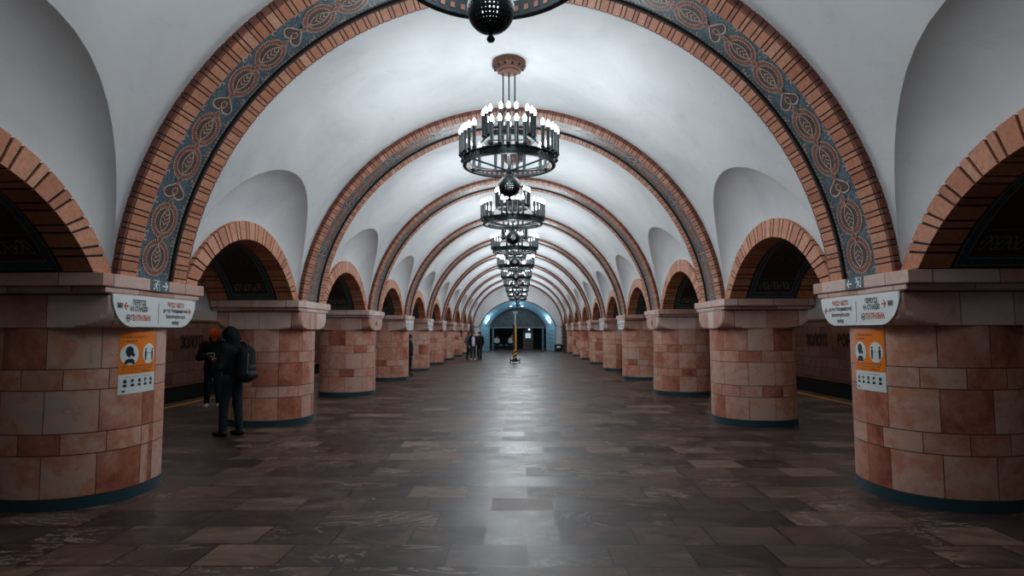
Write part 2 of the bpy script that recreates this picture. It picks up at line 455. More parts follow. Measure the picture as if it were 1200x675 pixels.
for n in range(1, NP + 2):
    side = 'nearest the camera' if n == 1 else ('against the end wall' if n == NP + 1 else 'counting from the camera')
    lab = 'brick arch with blue mosaic band spanning the hall, %s %s' % (ORD[n - 1], side) if n > 1 else 'large brick arch with blue mosaic band of medallions, nearest the camera'
    if rib0 is None:
        rib0 = thing('transverse_arch', lab, 'arch', (0, py(n), ZC), 0, 'brick and mosaic arches across the hall')
        for (a, b_) in ((-.585, -.33), (.335, .585)):
            m = MB(); arc_bricks(m, a, b_, RS, 3.91); m.build('brick_course', BRICK, rib0)
        for (a, b_) in ((-.62, -.59), (.59, .62)):
            m = MB(); arc_bricks(m, a, b_, RS + .006, 3.935); m.build('edge_course', BRICKD, rib0)['label'] = 'dark brown brick edge of the arch'
        m = MB(); arc_band(m, -.612, -.325, RS + .010, 3.925); arc_band(m, .325, .612, RS + .010, 3.925); arc_band(m, .296, .334, RS + .004, 3.925)
        m.build('mortar_bed', MORTAR, rib0)
        m = MB(); pt.into(m, rib_map); m.build('mosaic_band', [BLUE, RED, DKBR, CREAM], rib0, recalc=False)['label'] = 'blue mosaic band with brown medallions and hearts'
    else: dup(rib0, (0, py(n), ZC), lab)

# ------------------------------------------------------------------ side arches between the pillars
def side_pt(t, f):    # t 0..1 along the arch, f 0 inner .. 1 outer
    tin = atan2(ZAB - RI_C, 1.61); ai = tin + (pi - 2 * tin) * t
    tou = atan2(ZAB - RO_C, 1.87); ao = tou + (pi - 2 * tou) * t
    yi, zi = RI_R * cos(ai), RI_C + RI_R * sin(ai); yo, zo = RO_R * cos(ao), RO_C + RO_R * sin(ao)
    return yi + (yo - yi) * f, zi + (zo - zi) * f - ZAB
def side_bricks(mb, s, x0, x1, f0, f1, pitch, wide, gap):
    L = RI_R * (pi - 2 * atan2(ZAB - RI_C, 1.61)); n = round(L / pitch)
    for k in range(n):
        for (o, w) in ((gap / 2, wide), (wide + 1.5 * gap, pitch - wide - 2 * gap)):
            t0 = (k + o / pitch) / n; t1 = t0 + w / pitch / n; vs = []
            for t in (t0, t1):
                for (x, f) in ((x0, f0), (x1, f0), (x1, f1), (x0, f1)):
                    y, z = side_pt(t, f); vs.append((-s * x, y, z))
            mb.add(vs, [(0, 1, 2, 3), (7, 6, 5, 4)] + [(q, (q + 1) % 4, 4 + (q + 1) % 4, 4 + q) for q in range(4)])
SL = RI_R * (pi - 2 * atan2(ZAB - RI_C, 1.61))
sp = Pat()   # 0 dark panel 1 teal 2 grey 3 red 4 cream
sp.strip(0, SL, -.42, .42, 0, 0, 40)
for (w, mm, inset) in ((.07, 1, .05), (.012, 2, .01), (.012, 2, .09)):
    u0, u1, v0, v1 = inset + .03, SL - inset - .03, -.41 + inset, .41 - inset
    for v in (v0, v1): sp.strip(u0, u1, v - w / 2, v + w / 2, mm, 1 + (mm == 2), 40)
    for u in (u0, u1): sp.strip(u - w / 2, u + w / 2, v0, v1, mm, 1 + (mm == 2), 1)
for e in (0, 1):
    fu = (lambda u: u) if not e else (lambda u: SL - u)
    for q in (0, 1, 2):
        sp.line([(fu(.28 + .075 * sin(i * .42 + q * 2 * pi / 3)), -.27 + .54 * i / 48) for i in range(49)], .018, 2 if q else 1, 3)
    sp.line([(fu(.42), -.3), (fu(.42), .3)], .014, 3, 2)
    sp.line([(fu(.14), -.3), (fu(.14), .3)], .01, 3, 2)
for i in range(1, 6):          # curling leaves along the crown
    u = .42 + (SL - .84) * i / 6
    for q in (-1, 1):
        sp.line([(u + .11 * cos(w) * (1 - w / 9), q * (.12 + .1 * sin(w) * (1 - w / 9))) for w in [j * .35 for j in range(19)]], .016, 3 if i % 2 else 2, 2)
    sp.line([(u - .2, 0), (u + .2, 0)], .016, 1, 2)
def side_proto(s, loc, lab):
    r = thing('side_arch', lab, 'arch', loc, 0, 'brick arches between the pillars, ' + ('left' if s < 0 else 'right') + ' side')
    # local x: 0 = hall face, positive f = towards the hall centre; platform side is negative
    m = MB(); side_bricks(m, s, -.26, .03, 0, 1, .27, .155, .024); m.build('brick_face', BRICK, r)
    m = MB(); side_bricks(m, s, -1.47, -1.16, 0, .9, .27, .155, .024); m.build('platform_brick_band', BRICK, r)
    m = MB()
    for x0, x1, f0, f1 in ((-.25, .012, .045, .97), (-1.47, -.25, .2, .3), (-1.46, -1.17, .05, .88)):
        rows = []
        for i in range(41):
            rows.append([(-s * x, side_pt(i / 40, f)[0], side_pt(i / 40, f)[1]) for (x, f) in ((x0, f0), (x1, f0), (x1, f1), (x0, f1))])
        m.grid(rows, closed=True)
    m.build('mortar_bed', MORTAR, r)
    m = MB()
    def mp(u, v, h):
        y, z = side_pt(u / SL, .09 - h * 3.5); return (-s * (-.71 + v), y, z)
    sp.into(m, mp); m.build('mosaic_panel', [DKPAN, TEALT, GREYT, RED, CREAM], r, recalc=False)['label'] = 'dark mosaic panel with braid and teal border'
    return r
for s, side in ((-1, 'left'), (1, 'right')):
    proto = None
    for k, yc in enumerate(bays):
        lab = ('half-seen brick arch with dark mosaic panel at the %s edge, nearest the camera' % side) if k == 0 else \
            ('brick arch on the %s between pillars %s and %s from the camera' % (side, ORD[k - 1], ORD[k]) if k < NP else 'brick arch on the %s beside the end wall, farthest of its row' % side)
        loc = (s * 3.90, yc, ZAB)
        proto = side_proto(s, loc, lab) if k == 0 else dup(proto, loc, lab) and proto

# ------------------------------------------------------------------ pillars
SA, SB, SN = .73, .74, 2.3
def sup(th, a=SA, b=SB, n=SN):
    c, q = cos(th), sin(th); return (a * math.copysign(abs(c) ** (2 / n), c), b * math.copysign(abs(q) ** (2 / n), q))
COURSES = [.11, .52, .72, 1.14, 1.34, 1.76]
def pillar_proto(s, loc, lab):
    # local x axis points to the hall centre: world x = -s * lx
    r = thing('pillar', lab, 'pillar', loc, 0, 'marble pillars, ' + ('left' if s < 0 else 'right') + ' row')
    NA = 72
    m = MB(); ring = [sup(2 * pi * j / NA + .0001, SA + .012, SB + .012) for j in range(NA)]
    rows = [[(-s * x, y, z) for x, y in ring] for z in (0, .108)]
    m.grid(rows, closed=True); top = [(-s * x * .93, y * .93, .108) for x, y in ring]; m.grid([rows[1], top], closed=True)
    m.build('plinth', PLINTH, r, smooth=True, sharp=40)['label'] = 'dark teal base course of the pillar'
    m = MB(); ring = [sup(2 * pi * j / NA + .0001) for j in range(NA + 1)]
    arc = [0]
    for j in range(NA): arc.append(arc[-1] + hypot(ring[j + 1][0] - ring[j][0], ring[j + 1][1] - ring[j][1]))
    k = round(arc[-1]) / arc[-1]
    m.grid([[(-s * x, y, z) for x, y in ring] for z in COURSES], 0, [[(a * k, i * .25) for a in arc] for i in range(len(COURSES))])
    m.build('shaft', MARBLE, r, smooth=True)
    # cushion capital: square block whose corners round into the shaft
    m = MB(); NC = 120; rows = []; uvs = []
    HX, HY = .77, .745
    for i in range(15):
        t = i / 14; z = 2.085 - .335 * t; rad = .855 + (hypot(HX, HY) - .855) * sqrt(max(0, 1 - t * t)) + (1 - t) * .0
        row = []; ur = []; acc = 0; prev = None
        for j in range(NC + 1):
            th = 2 * pi * j / NC
            rr = min(HX / max(1e-6, abs(cos(th))), HY / max(1e-6, abs(sin(th))), rad)
            p = (rr * cos(th), rr * sin(th)); row.append((-s * p[0], p[1], z))
            q = (th * 1.0, .25 - t * .2); ur.append((q[0] * .95, q[1] + .01))
        rows.append(row); uvs.append(ur)
    m.grid(rows, 0, uvs); e = len(m.v)
    m.f.append([e - NC - 1 + q for q in range(NC)]); m.m.append(0); m.uv.append([(0, .1)] * NC)
    m.build('capital', MARBLEP, r, smooth=True, sharp=14)
    def slab(name, hx, hy, z0, z1, bev=.008):
        m = MB(); per = [(hx, -hy), (hx, hy), (-hx, hy), (-hx, -hy), (hx, -hy)]; us = [0, 2 * hy, 2 * hy + 2 * hx, 4 * hy + 2 * hx, 4 * hy + 4 * hx]
        def rg(d, z): return [(-s * (x - math.copysign(d, x)), y - math.copysign(d, y), z) for x, y in per]
        zz = [(bev, z0), (0, z0 + bev), (0, z1 - bev), (bev, z1)]
        rows = [rg(.3, z0)] + [rg(d, z) for d, z in zz] + [rg(.3, z1)]
        vv = [.04, .05, .06, .19, .2, .21]
        m.grid(rows, 0, [[(u, v) for u in us] for v in vv]); return m.build(name, MARBLEP, r)
    slab('slab_moulding', .775, .83, 2.085, 2.142); slab('abacus_slab', .795, .90, 2.142, ZAB)
    return r
for s, side in ((-1, 'left'), (1, 'right')):
    proto = None
    for n in range(1, NP + 1):
        lab = {1: 'pink marble pillar nearest the camera on the %s, with orange poster and white sign' % side}.get(n, '%s round pink marble pillar from the camera in the %s row' % (ORD[n - 1], side))
        if n == NP: lab = 'round pink marble pillar farthest from the camera in the %s row' % side
        if n == 2 and s < 0: lab = 'pink marble pillar on the left, second from camera, behind the hooded person'
        loc = (s * PX, py(n), 0)
        if proto is None: proto = pillar_proto(s, loc, lab)
        else: dup(proto, loc, lab)
    # tiled half pillar against the end wall
    m = MB(); m.box((s * 4.6, 51.6, .87), (1.55, 1.3, 1.74)); m.box((s * 4.6, 51.6, 2.0), (1.62, 1.36, .54))
    for z in (.45, .8, 1.15, 1.5, 1.76): m.box((s * 4.58, 51.6, z), (1.62, 1.36, .05), 1)
    tag(m.build('end_pier', [MARBLEP, MORTAR]), 'square stone pier with dark joints on the %s of the end wall' % side, 'pier', 'piers at the end wall')

# ------------------------------------------------------------------ signs
SGREY = flat('sign_grey', '#8a9496', .5); PTEAL = flat('poster_teal', '#3f6a74', .5)
def hall_face(s, lx, yc, zc, d=.0):
    X = s * (PX - lx)
    return lambda u, v, h: (X - s * (d + h), yc - s * u, zc + v)     # u runs to the viewer's right
def sign_plate(n, s, lab, full=True):
    yn = py(n); fn = hall_face(s, .77, yn, 1.92, .016)
    HYs = .735
    def half(z):   # U outline of the cushion's shield
        t = (2.085 - z) / .335; rad = .855 + (hypot(.77, .745) - .855) * sqrt(max(0, 1 - t * t)); return min(HYs, sqrt(max(0, rad * rad - .77 ** 2)) - .004)
    zs = [2.075 - .318 * i / 16 for i in range(17)]
    outl = [(half(z), z - 1.92) for z in zs] + [(-half(z), z - 1.92) for z in reversed(zs)]
    r = thing('direction_sign', lab, 'sign', (0, 0, 0), 0, 'direction signs on the pillars')
    m = MB(); k = len(outl)
    front = [fn(u, v, 0) for u, v in outl]; back = [fn(u, v, -.014) for u, v in outl]
    m.add(front + back, [tuple(range(k)), tuple(range(k, 2 * k))] + [(i, (i + 1) % k, k + (i + 1) % k, k + i) for i in range(k)])
    m.build('sign_board', WHITE, r)
    a = -.33 if s < 0 else .30; b_ = .33 if s < 0 else -.32; a2 = a - (0 if s < 0 else .02)
    MS = [INK, ORANGEINK, SGREY]
    def part(name, *calls, lab=None):
        p = Pat()
        for c in calls: c(p)
        m = MB(); p.into(m, fn, .0012); o = m.build(name, MS, r, recalc=False)
        if lab: o['label'] = lab
    part('station_text', lambda p: p.text('ПЕРЕХІД', a2, .085, .068, 0, 1, .0028, .215), lambda p: p.text('НА СТАНЦІЮ', a2, .018, .068, 0, 1, .0028, .29), lab='dark lettering')
    part('station_name_text', lambda p: p.text('ТЕАТРАЛЬНА', a + .035, -.075, .078, 1, 1, .0035, .33), lab='orange lettering')
    ci = a - .17
    part('metro_symbol', lambda p: p.ring(ci, -.075, .034, .034, .009, 0, 1, 20), lambda p: p.text('М', ci, -.075, .045, 0, 1, .002))
    part('exit_text', lambda p: p.text('ВИХІД У МІСТО', b_, .085, .068, 1, 1, .003, .33), lab='orange lettering')
    part('street_text', lambda p: p.text('до вул. Володимирської,', b_, .022, .056, 0, 1, .0022, .48), lambda p: p.text('Золотоворітського', b_, -.045, .056, 0, 1, .0022, .38), lambda p: p.text('проїзду', b_, -.112, .056, 0, 1, .0022, .14), lab='dark lettering')
    part('divider', lambda p: p.strip(-.004, .004, -.13, .09, 0, 1))
    for u, v, d in (((-.53, .045, -1), (.60, .02, 1)) if s < 0 else ((.49, .045, 1), (-.62, .01, -1))):
        part('arrow', lambda p: p.strip(u - .03, u + .03, v - .009, v + .009, 1, 1), lambda p: p.line([(u, v + .036), (u + d * .036, v), (u, v - .036)], .018, 1, 1))
    iu = -.63 if s < 0 else .60
    part('line_badge', lambda p: p.strip(iu - .045, iu + .045, .02, .075, 2, 1), lambda p: p.text('М1', iu, .047, .05, 0, 2, .002))
for s, side in ((-1, 'left'), (1, 'right')):
    sign_plate(1, s, 'white direction sign on the nearest %s pillar above the orange poster' % side)
    for n, w in ((4, 'fourth'), (5, 'fifth')):
        sign_plate(n, s, 'small far white direction sign on the %s %s pillar' % (w, side))
    # exit sticker with running figure
    fn = hall_face(s, .795, 0, 0, .0)
    X = s * (PX - .795)
    yc = 6.473; ef = lambda u, v, h, X=X, s=s, yc=yc: (X - s * (.006 + h), yc - s * u, 2.206 + v)
    p = Pat(); p.strip(-.168, .168, -.062, .062, 0, 0)
    da = 1 if s < 0 else -1; au, fu = (.085, -.075) if s < 0 else (-.085, .075)
    p.strip(au - .05, au + .045, -.008, .008, 1, 1); p.line([(au + da * .005, .042), (au + da * .05, 0), (au + da * .005, -.042)], .018, 1, 1)
    p.disc(fu + da * .02, .04, .012, .012, 1, 1, 12, 1)
    p.line([(fu + da * .012, .025), (fu - da * .008, -.01)], .022, 1, 1); p.line([(fu - da * .008, -.01), (fu + da * .02, -.03), (fu + da * .012, -.055)], .013, 1, 1)
    p.line([(fu - da * .008, -.01), (fu - da * .025, -.035), (fu - da * .05, -.04)], .013, 1, 1); p.line([(fu + da * .014, .02), (fu + da * .045, .008)], .01, 1, 1); p.line([(fu + da * .008, .022), (fu - da * .028, .015), (fu - da * .035, -.008)], .01, 1, 1)
    p.line([(fu - .055, .055), (fu + .055, .055), (fu + .055, -.055)], .008, 1, 1)
    m = MB(); m.box((X - s * .001, yc, 2.206), (.004, .336, .124)); p.into(m, ef, .001)
    tag(m.build('exit_sign', [EXITG, WHITE], recalc=False), 'small slate emergency exit sign with running figure on the nearest %s pillar' % side, 'sign', 'exit signs')
    # round emblem on the third pillar
    m = MB(); yn = py(3); fn = hall_face(s, .77, yn, 1.93, .0)
    p = Pat(); p.disc(0, 0, .085, .085, 0, 1, 24, 1); p.ring(0, 0, .05, .05, .02, 1, 2, 20)
    m.box((s * (PX - .772), yn, 1.93), (.008, .1, .1)); p.into(m, fn, .005)
    tag(m.build('round_emblem', [flat('emblem_green', '#2d4038', .5), GREYT], recalc=False), 'small dark round emblem on the third %s pillar' % side, 'emblem', 'round emblems')
m = MB(); m.box((-3.82, 41.3, 1.55), (.05, .26, .42)); m.box((-3.79, 41.3, 1.5), (.012, .06, .06), 1)
tag(m.build('call_box', [flat('black_box', '#101416', .5), WHITE]), 'small black call box fixed to the eighth left pillar', 'call box')

# poster bent around the nearest pillars
for s, side in ((-1, 'left'), (1, 'right')):
    T = [radians(-80 + i * .5) for i in range(321)]; P_ = [sup(t) for t in T]; A_ = [0]
    for i in range(320): A_.append(A_[-1] + hypot(P_[i + 1][0] - P_[i][0], P_[i + 1][1] - P_[i][1]))
    def onshaft(arc, h):
        i = min(319, max(0, int(np.searchsorted(A_, arc) - 1))); f = (arc - A_[i]) / (A_[i + 1] - A_[i])
        x = P_[i][0] + (P_[i + 1][0] - P_[i][0]) * f; y = P_[i][1] + (P_[i + 1][1] - P_[i][1]) * f
        tx, ty = P_[i + 1][0] - P_[i][0], P_[i + 1][1] - P_[i][1]; d = hypot(tx, ty)
        return x + ty / d * h, y - tx / d * h
    def arc_at_y(y): return A_[min(range(321), key=lambda i: abs(P_[i][1] - y))]
    ac = (arc_at_y(-.46) + arc_at_y(.06)) / 2 if s < 0 else (arc_at_y(-.36) + arc_at_y(.15)) / 2
    W2 = .237
    ac += .033
    tl = .02 if s < 0 else -.0
    def pf(u, v, h, s=s, ac=ac):
        x, y = onshaft(ac - s * u, .004 + h); return (-s * x + s * PX, y + py(1), 1.385 + v + u * tl)
    r = thing('poster', 'orange and white mask and distance poster on the nearest %s pillar' % side, 'poster', (0, 0, 0), 0, 'health posters')
    H0, H1, HS = -.315, .315, -.115
    p = Pat(); p.strip(-W2, W2, HS, H1, 0, 0, 12); p.strip(-W2, W2, H0, HS, 1, 0, 12)
    m = MB(); p.into(m, pf, .002)
    pb = MB(); pp = Pat(); pp.strip(-W2, W2, H0, H1, 0, 0, 12); pp.into(m, lambda u, v, h: pf(u, v, -.003))
    m.build('poster_sheet', [POSTER, WHITE], r, recalc=False)
    def pprint(name, p):
        m = MB(); p.into(m, pf, .0012); return m.build(name, [INK, WHITE, PTEAL], r, recalc=False)
    p = Pat(); p.disc(-.125, .09, .105, .108, 1, 1, 30, 3)
    # masked head
    p.disc(-.13, .125, .045, .05, 0, 2, 20, 2); p.poly([(-.175, .13), (-.165, .085), (-.14, .06), (-.12, .06), (-.12, .12)], 0, 2); p.poly([(-.105, .115), (-.075, .1), (-.068, .075), (-.09, .06), (-.115, .085)], 0, 3)
    p.poly([(-.185, -.012), (-.175, .03), (-.15, .045), (-.1, .045), (-.075, .03), (-.07, -.012)], 0, 2)
    pprint('masked_head_picture', p); p = Pat(); p.disc(.125, .09, .09, .108, 1, 1, 30, 3)
    for uu in (.075, .178):
        p.disc(uu, .135, .012, .014, 0, 2, 12, 1); p.strip(uu - .014, uu + .014, .055, .118, 0, 2); p.strip(uu - .011, uu + .011, .02, .058, 0, 2)
    p.strip(.092, .16, .09, .095, 2, 2)
    pprint('distance_picture', p); p = Pat()
    rg = random.Random(3)
    def greek(u0, u1, v, h, mi):
        u = u0
        while u < u1:
            w = rg.uniform(.008, .016)
            p.strip(u, u + w * .35, v - h / 2, v + h / 2, mi, 1); p.strip(u + w * .35, u + w * .8, v + (rg.choice((-1, 0, 1)) * h / 2 - h * .12), v + (rg.choice((-1, 0, 1)) * .2 * h + h * .2), mi, 1)
            u += w + (.012 if rg.random() < .16 else .003)
    greek(-.21, .09, .268, .018, 0); greek(-.21, -.04, .228, .018, 0)
    for v in (-.038, -.066, -.094): greek(-.21, .19 - .03 * (v < -.09), v + .004, .013, 0)
    greek(-.17, .16, -.142, .009, 2)
    pprint('small_print', p)
    for i in range(5):
        p = Pat(); uu = -.17 + i * .085
        p.disc(uu, -.185, .018, .02, 0, 2, 14, 1); p.poly([(uu - .022, -.242), (uu - .02, -.222), (uu, -.212), (uu + .02, -.222), (uu + .022, -.242)], 0, 2); p.poly([(uu + .002, -.185), (uu + .024, -.19), (uu + .018, -.205), (uu, -.203)], 1 if i % 2 else 2, 3); pprint('mask_step', p)
    p = Pat(); p.strip(-.2, -.165, -.295, -.275, 2, 1); pprint('corner_mark', p)

# station name on the platform walls
for s, side in ((-1, 'left'), (1, 'right')):
    for word, y0, y1 in (('ЗОЛОТІ', (18.37, 21.3)[s > 0], (19.68, 19.9)[s > 0]), ('ВОРОТА', (20.15, 19.25)[s > 0], (21.5, 17.75)[s > 0])):
        vs, fs = text2d(word, .5, .02)
        xs = [a for a, b in vs]; ys = [b for a, b in vs]
        m = MB()
        for dx in (0, .03):
            pass
        yc, w = (y0 + y1) / 2, abs(y1 - y0); kx = w / (max(xs) - min(xs)); kz = .42 / (max(ys) - min(ys)); zm = (max(ys) + min(ys)) / 2
        mp = lambda a, b, d: (s * (10.30 - d), yc - s * a * kx, 1.395 + (b - zm) * kz)
        m.add([mp(a, b, .012) for a, b in vs], fs)
        m.add([mp(a, b, .0) for a, b in vs], fs)
        # sides of the letters
        from collections import Counter
        ec = Counter()
        for f in fs:
            for i in range(len(f)): ec[tuple(sorted((f[i], f[(i + 1) % len(f)])))] += 1
        for (i, j), c in ec.items():
            if c == 1: m.add([mp(*vs[i], .012), mp(*vs[j], .012), mp(*vs[j], 0), mp(*vs[i], 0)], [(0, 1, 2, 3)])
        tag(m.build('station_name', flat('black_letters', '#17120f', .5), recalc=False), 'black letters %s on the brown %s platform wall' % (word, side), 'lettering', 'station name lettering')

# ------------------------------------------------------------------ chandeliers
def chandelier_proto(loc, lab):
    r = thing('chandelier', lab, 'chandelier', loc, 0, 'candle chandeliers along the vault')
    z = lambda q: q - loc[2]
    m = MB(); m.lathe([(.0, z(5.870)), (.255, z(5.870)), (.262, z(5.830)), (.25, z(5.790)), (.235, z(5.775)), (.2, z(5.750)), (.19, z(5.730)), (.16, z(5.720)), (.15, z(5.695)), (.09, z(5.680)), (0, z(5.675))], 40)
    for i in range(24):
        a = 2 * pi * i / 24; m.lathe([(0, -.02), (.018, -.012), (.022, 0), (.018, .012), (0, .02)], 8, 0, (.243 * cos(a), .243 * sin(a), z(5.798)))
        if i % 2: m.box((.212 * cos(a), .212 * sin(a), z(5.758)), (.05, .03, .02), 1, a)
    m.build('canopy', [BRONZE, IRON], r, smooth=True, sharp=35)['label'] = 'bronze ceiling rose'
    for x, y in ((-.09, .02), (0, -.03), (.09, .02)):
        m = MB(); m.tube((x, y, z(5.70)), (x, y, z(4.62)), .0105, n=8); m.build('rod', IRON, r, smooth=True, sharp=40)
    def hoop(name, ro, ri, z0, z1, studs):
        m = MB(); m.lathe([(ri, z0 + .012), (ri - .012, z0), (ro + .018, z0), (ro + .018, z0 + .016), (ro, z0 + .022), (ro, z1 - .022), (ro + .015, z1 - .016), (ro + .015, z1), (ri - .006, z1), (ri, z1 - .01), (ri, z0 + .012)], 72)
        for i in range(studs):
            a = 2 * pi * i / studs
            for rr in (ro + .003, ri - .003):
                m.box((rr * cos(a), rr * sin(a), (z0 + z1) / 2), (.012, pi * ro / studs * .8, (z1 - z0) * .34), 1 if rr < ro else 0, a)
        return m.build(name, [IRON, BRONZE], r, smooth=True, sharp=35)
    hoop('lower_ring', .69, .665, z(4.215), z(4.345), 48)
    hoop('upper_ring', .37, .352, z(4.60), z(4.68), 24)
    m = MB(); m.lathe([(0, -.05), (.03, -.045), (.05, -.02), (.05, .02), (.03, .05), (0, .055)], 16, 0, (0, 0, z(4.14))); m.build('hub', IRON, r, smooth=True, sharp=50)
    for i in range(6):
        a = pi / 6 + 2 * pi * i / 6; m = MB()
        m.tube((.04 * cos(a), .04 * sin(a), z(4.15)), (.665 * cos(a), .665 * sin(a), z(4.262)), .015, n=8)
        m.lathe([(0, -.03), (.03, -.02), (.036, 0), (.03, .02), (0, .03)], 10, 0, (.63 * cos(a), .63 * sin(a), z(4.258)))
        m.build('spoke', IRON, r, smooth=True, sharp=40)
    for i in range(3):
        a = 2 * pi * i / 3 + pi / 2; m = MB(); m.tube((.68 * cos(a), .68 * sin(a), z(4.34)), (.36 * cos(a), .36 * sin(a), z(4.63)), .009, n=6); m.build('stay', IRON, r, smooth=True, sharp=40)
    m = MB(); m.tube((0, 0, z(4.6)), (0, 0, z(4.15)), .016, n=10); m.tube((-.352, 0, z(4.63)), (.352, 0, z(4.63)), .01, n=6); m.tube((0, -.352, z(4.64)), (0, .352, z(4.64)), .01, n=6); m.build('stem', IRON, r, smooth=True, sharp=40)
    # pierced ball: every cell is a frame around an opening
    m = MB(); zc, R = z(3.915), .165; nu, nv = 34, 17
    for i in range(nv):
        for j in range(nu):
            t0, t1 = pi * i / nv, pi * (i + 1) / nv; p0, p1 = 2 * pi * j / nu, 2 * pi * (j + 1) / nu
            sp_ = lambda t, p, q=R: (q * sin(t) * cos(p), q * sin(t) * sin(p), zc + q * cos(t))
            f = [(t0, p0), (t1, p0), (t1, p1), (t0, p1)]; ct, cp = (t0 + t1) / 2, (p0 + p1) / 2
            k = random.uniform(.22, .5) if 1 < i < nv - 2 else .05
            inn = [(ct + (t - ct) * k, cp + (p - cp) * k) for t, p in f]
            vs = [sp_(*q) for q in f] + [sp_(*q) for q in inn] + [sp_(q[0], q[1], R - .012) for q in inn]
            m.add(vs, [(q, (q + 1) % 4, 4 + (q + 1) % 4, 4 + q) for q in range(4)] + [(4 + q, 4 + (q + 1) % 4, 8 + (q + 1) % 4, 8 + q) for q in range(4)])
    bl = m.build('pierced_ball', IRON, r, recalc=False)
    m = MB(); m.lathe([(0, -.07), (.05, -.05), (.07, 0), (.05, .05), (0, .07)], 12, 0, (0, 0, zc)); m.build('inner_lamp', LAMPIN, bl, smooth=True)
    m = MB(); m.lathe([(.03, z(3.755)), (.014, z(3.74)), (.012, z(3.73)), (.022, z(3.722)), (.03, z(3.705)), (.022, z(3.688)), (0, z(3.682))], 16); m.build('finial', IRON, r, smooth=True, sharp=50)
    m = MB(); m.tube((0, 0, z(4.1)), (0, 0, z(4.07)), .03, n=10); m.build('ball_collar', IRON, r)
    cm = MB(); cm.lathe([(0, -.03), (.012, -.028), (.016, -.012), (.03, -.004), (.036, .008), (.03, .016), (.026, .02), (.027, .30), (.030, .305), (.030, .318), (.012, .322), (0, .322)], 12)
    bmm = MB(); bmm.lathe([(0, .316), (.016, .32), (.024, .335), (.031, .36), (.03, .385), (.019, .412), (.006, .434), (0, .438)], 10)
    c0 = None
    pts = [(.745, 4.345, 2 * pi * g / 6 + radians(-90 + q * 9.2), True) for g in range(6) for q in (-2, -1, 0, 1, 2)] + [(.40, 4.655, 2 * pi * g / 6 + radians(-90 + q * 16.5), True) for g in range(6) for q in (-1, 0, 1)]
    for rr, zz, a, _ in pts:
        if c0 is None:
            c0 = cm.build('candle', CANDLE, r, smooth=True, sharp=40); b0 = bmm.build('bulb', BULB, c0, smooth=True); b0['label'] = 'glowing white bulb'; c = c0
        else:
            c = c0.copy(); C.objects.link(c); d = b0.copy(); C.objects.link(d); d.parent = c
        c.location = (rr * cos(a), rr * sin(a), z(zz))
    br = MB()
    for rr, zz, a, _ in pts:
        ri = .69 if rr > .5 else .37; br.tube((ri * cos(a), ri * sin(a), z(zz) - .03), (rr * cos(a), rr * sin(a), z(zz) - .02), .009, n=6)
    br.build('candle_brackets', IRON, r)
    return r
CH_Y = [P1Y - BAY / 2 + BAY * k for k in range(10)]; CH_X = [-.03] + [.01] * 9
ch0 = None
LPOW = 6.0; APOW = 6.6
def lamp(kind, name, loc, power, col, soft=.05, **kw):
    l = bpy.data.lights.new(name, kind); l.energy = power; l.color = col
    if kind == 'POINT': l.shadow_soft_size = soft
    for k, v in kw.items(): setattr(l, k, v)
    o = bpy.data.objects.new(name, l); C.objects.link(o); o.location = loc; return o
for k, (x, y) in enumerate(zip(CH_X, CH_Y)):
    lab = 'black iron candle chandelier cut off by the top of the picture, nearest the camera' if k == 0 else \
        ('large fully visible black iron candle chandelier hanging second from camera' if k == 1 else '%s black iron candle chandelier from the camera in the receding row' % ORD[k])
    if k == 9: lab = 'farthest black iron candle chandelier, in front of the end wall'
    if ch0 is None: ch0 = chandelier_proto((x, y, 3.68), lab)
    else: dup(ch0, (x, y, 3.68), lab)
    kp = .68 if k == 0 else 1.0      # lamp power lowered at the nearest chandelier
    for g in range(6):
        a = 2 * pi * g / 6 - pi / 2; lamp('POINT', 'candle_light', (x + .98 * cos(a), y + .98 * sin(a), 4.5), LPOW * kp, (.84, .94, 1), .07)
        al = lamp('AREA', 'candle_cluster_light', (x + .92 * cos(a), y + .92 * sin(a), 4.60), APOW * kp, (.84, .94, 1), 0, shape='DISK', size=.3)
        al.rotation_euler = Vector((cos(a), sin(a), -.08)).to_track_quat('-Z', 'Y').to_euler()
    for q in range(3): lamp('POINT', 'ring_fill_light', (x + .46 * cos(2 * pi * q / 3 + .52), y + .46 * sin(2 * pi * q / 3 + .52), 4.30), 17 * kp, (.86, .95, 1), .2)  # fill points added inside the ring, without bulbs, to brighten pillars and vault
    for g in range(3):
        a = 2 * pi * g / 3 + .5; lamp('POINT', 'candle_light', (x + .45 * cos(a), y + .45 * sin(a), 5.02), LPOW * .4 * kp, (.84, .94, 1), .07)

# ------------------------------------------------------------------ end wall and the portal
PW, PZ, PRISE = 3.3, 2.12, 2.27
def seg_arch(hw, z0, rise, n=32):
    R = (hw * hw + rise * rise) / (2 * rise); c = z0 + rise - R; a0 = atan2(z0 - c, hw)
    return [(R * cos(a0 + (pi - 2 * a0) * i / n), c + R * sin(a0 + (pi - 2 * a0) * i / n)) for i in range(n + 1)]
A1 = seg_arch(PW, PZ, PRISE); A2 = seg_arch(2.55, PZ - .02, 1.75)
m = MB()
o1 = [(x, ENDY, z) for x, z in A1]; big = [(4.0 * cos(pi * i / 32), ENDY, ZC + .0 + 4.0 * sin(pi * i / 32)) for i in range(33)]
m.grid([o1, big]); m.grid([[(PW, ENDY, 0), (PW, ENDY, PZ)], [(5.5, ENDY, 0), (5.5, ENDY, PZ)]]); m.grid([[(-PW, ENDY, 0), (-PW, ENDY, PZ)], [(-5.5, ENDY, 0), (-5.5, ENDY, PZ)]])
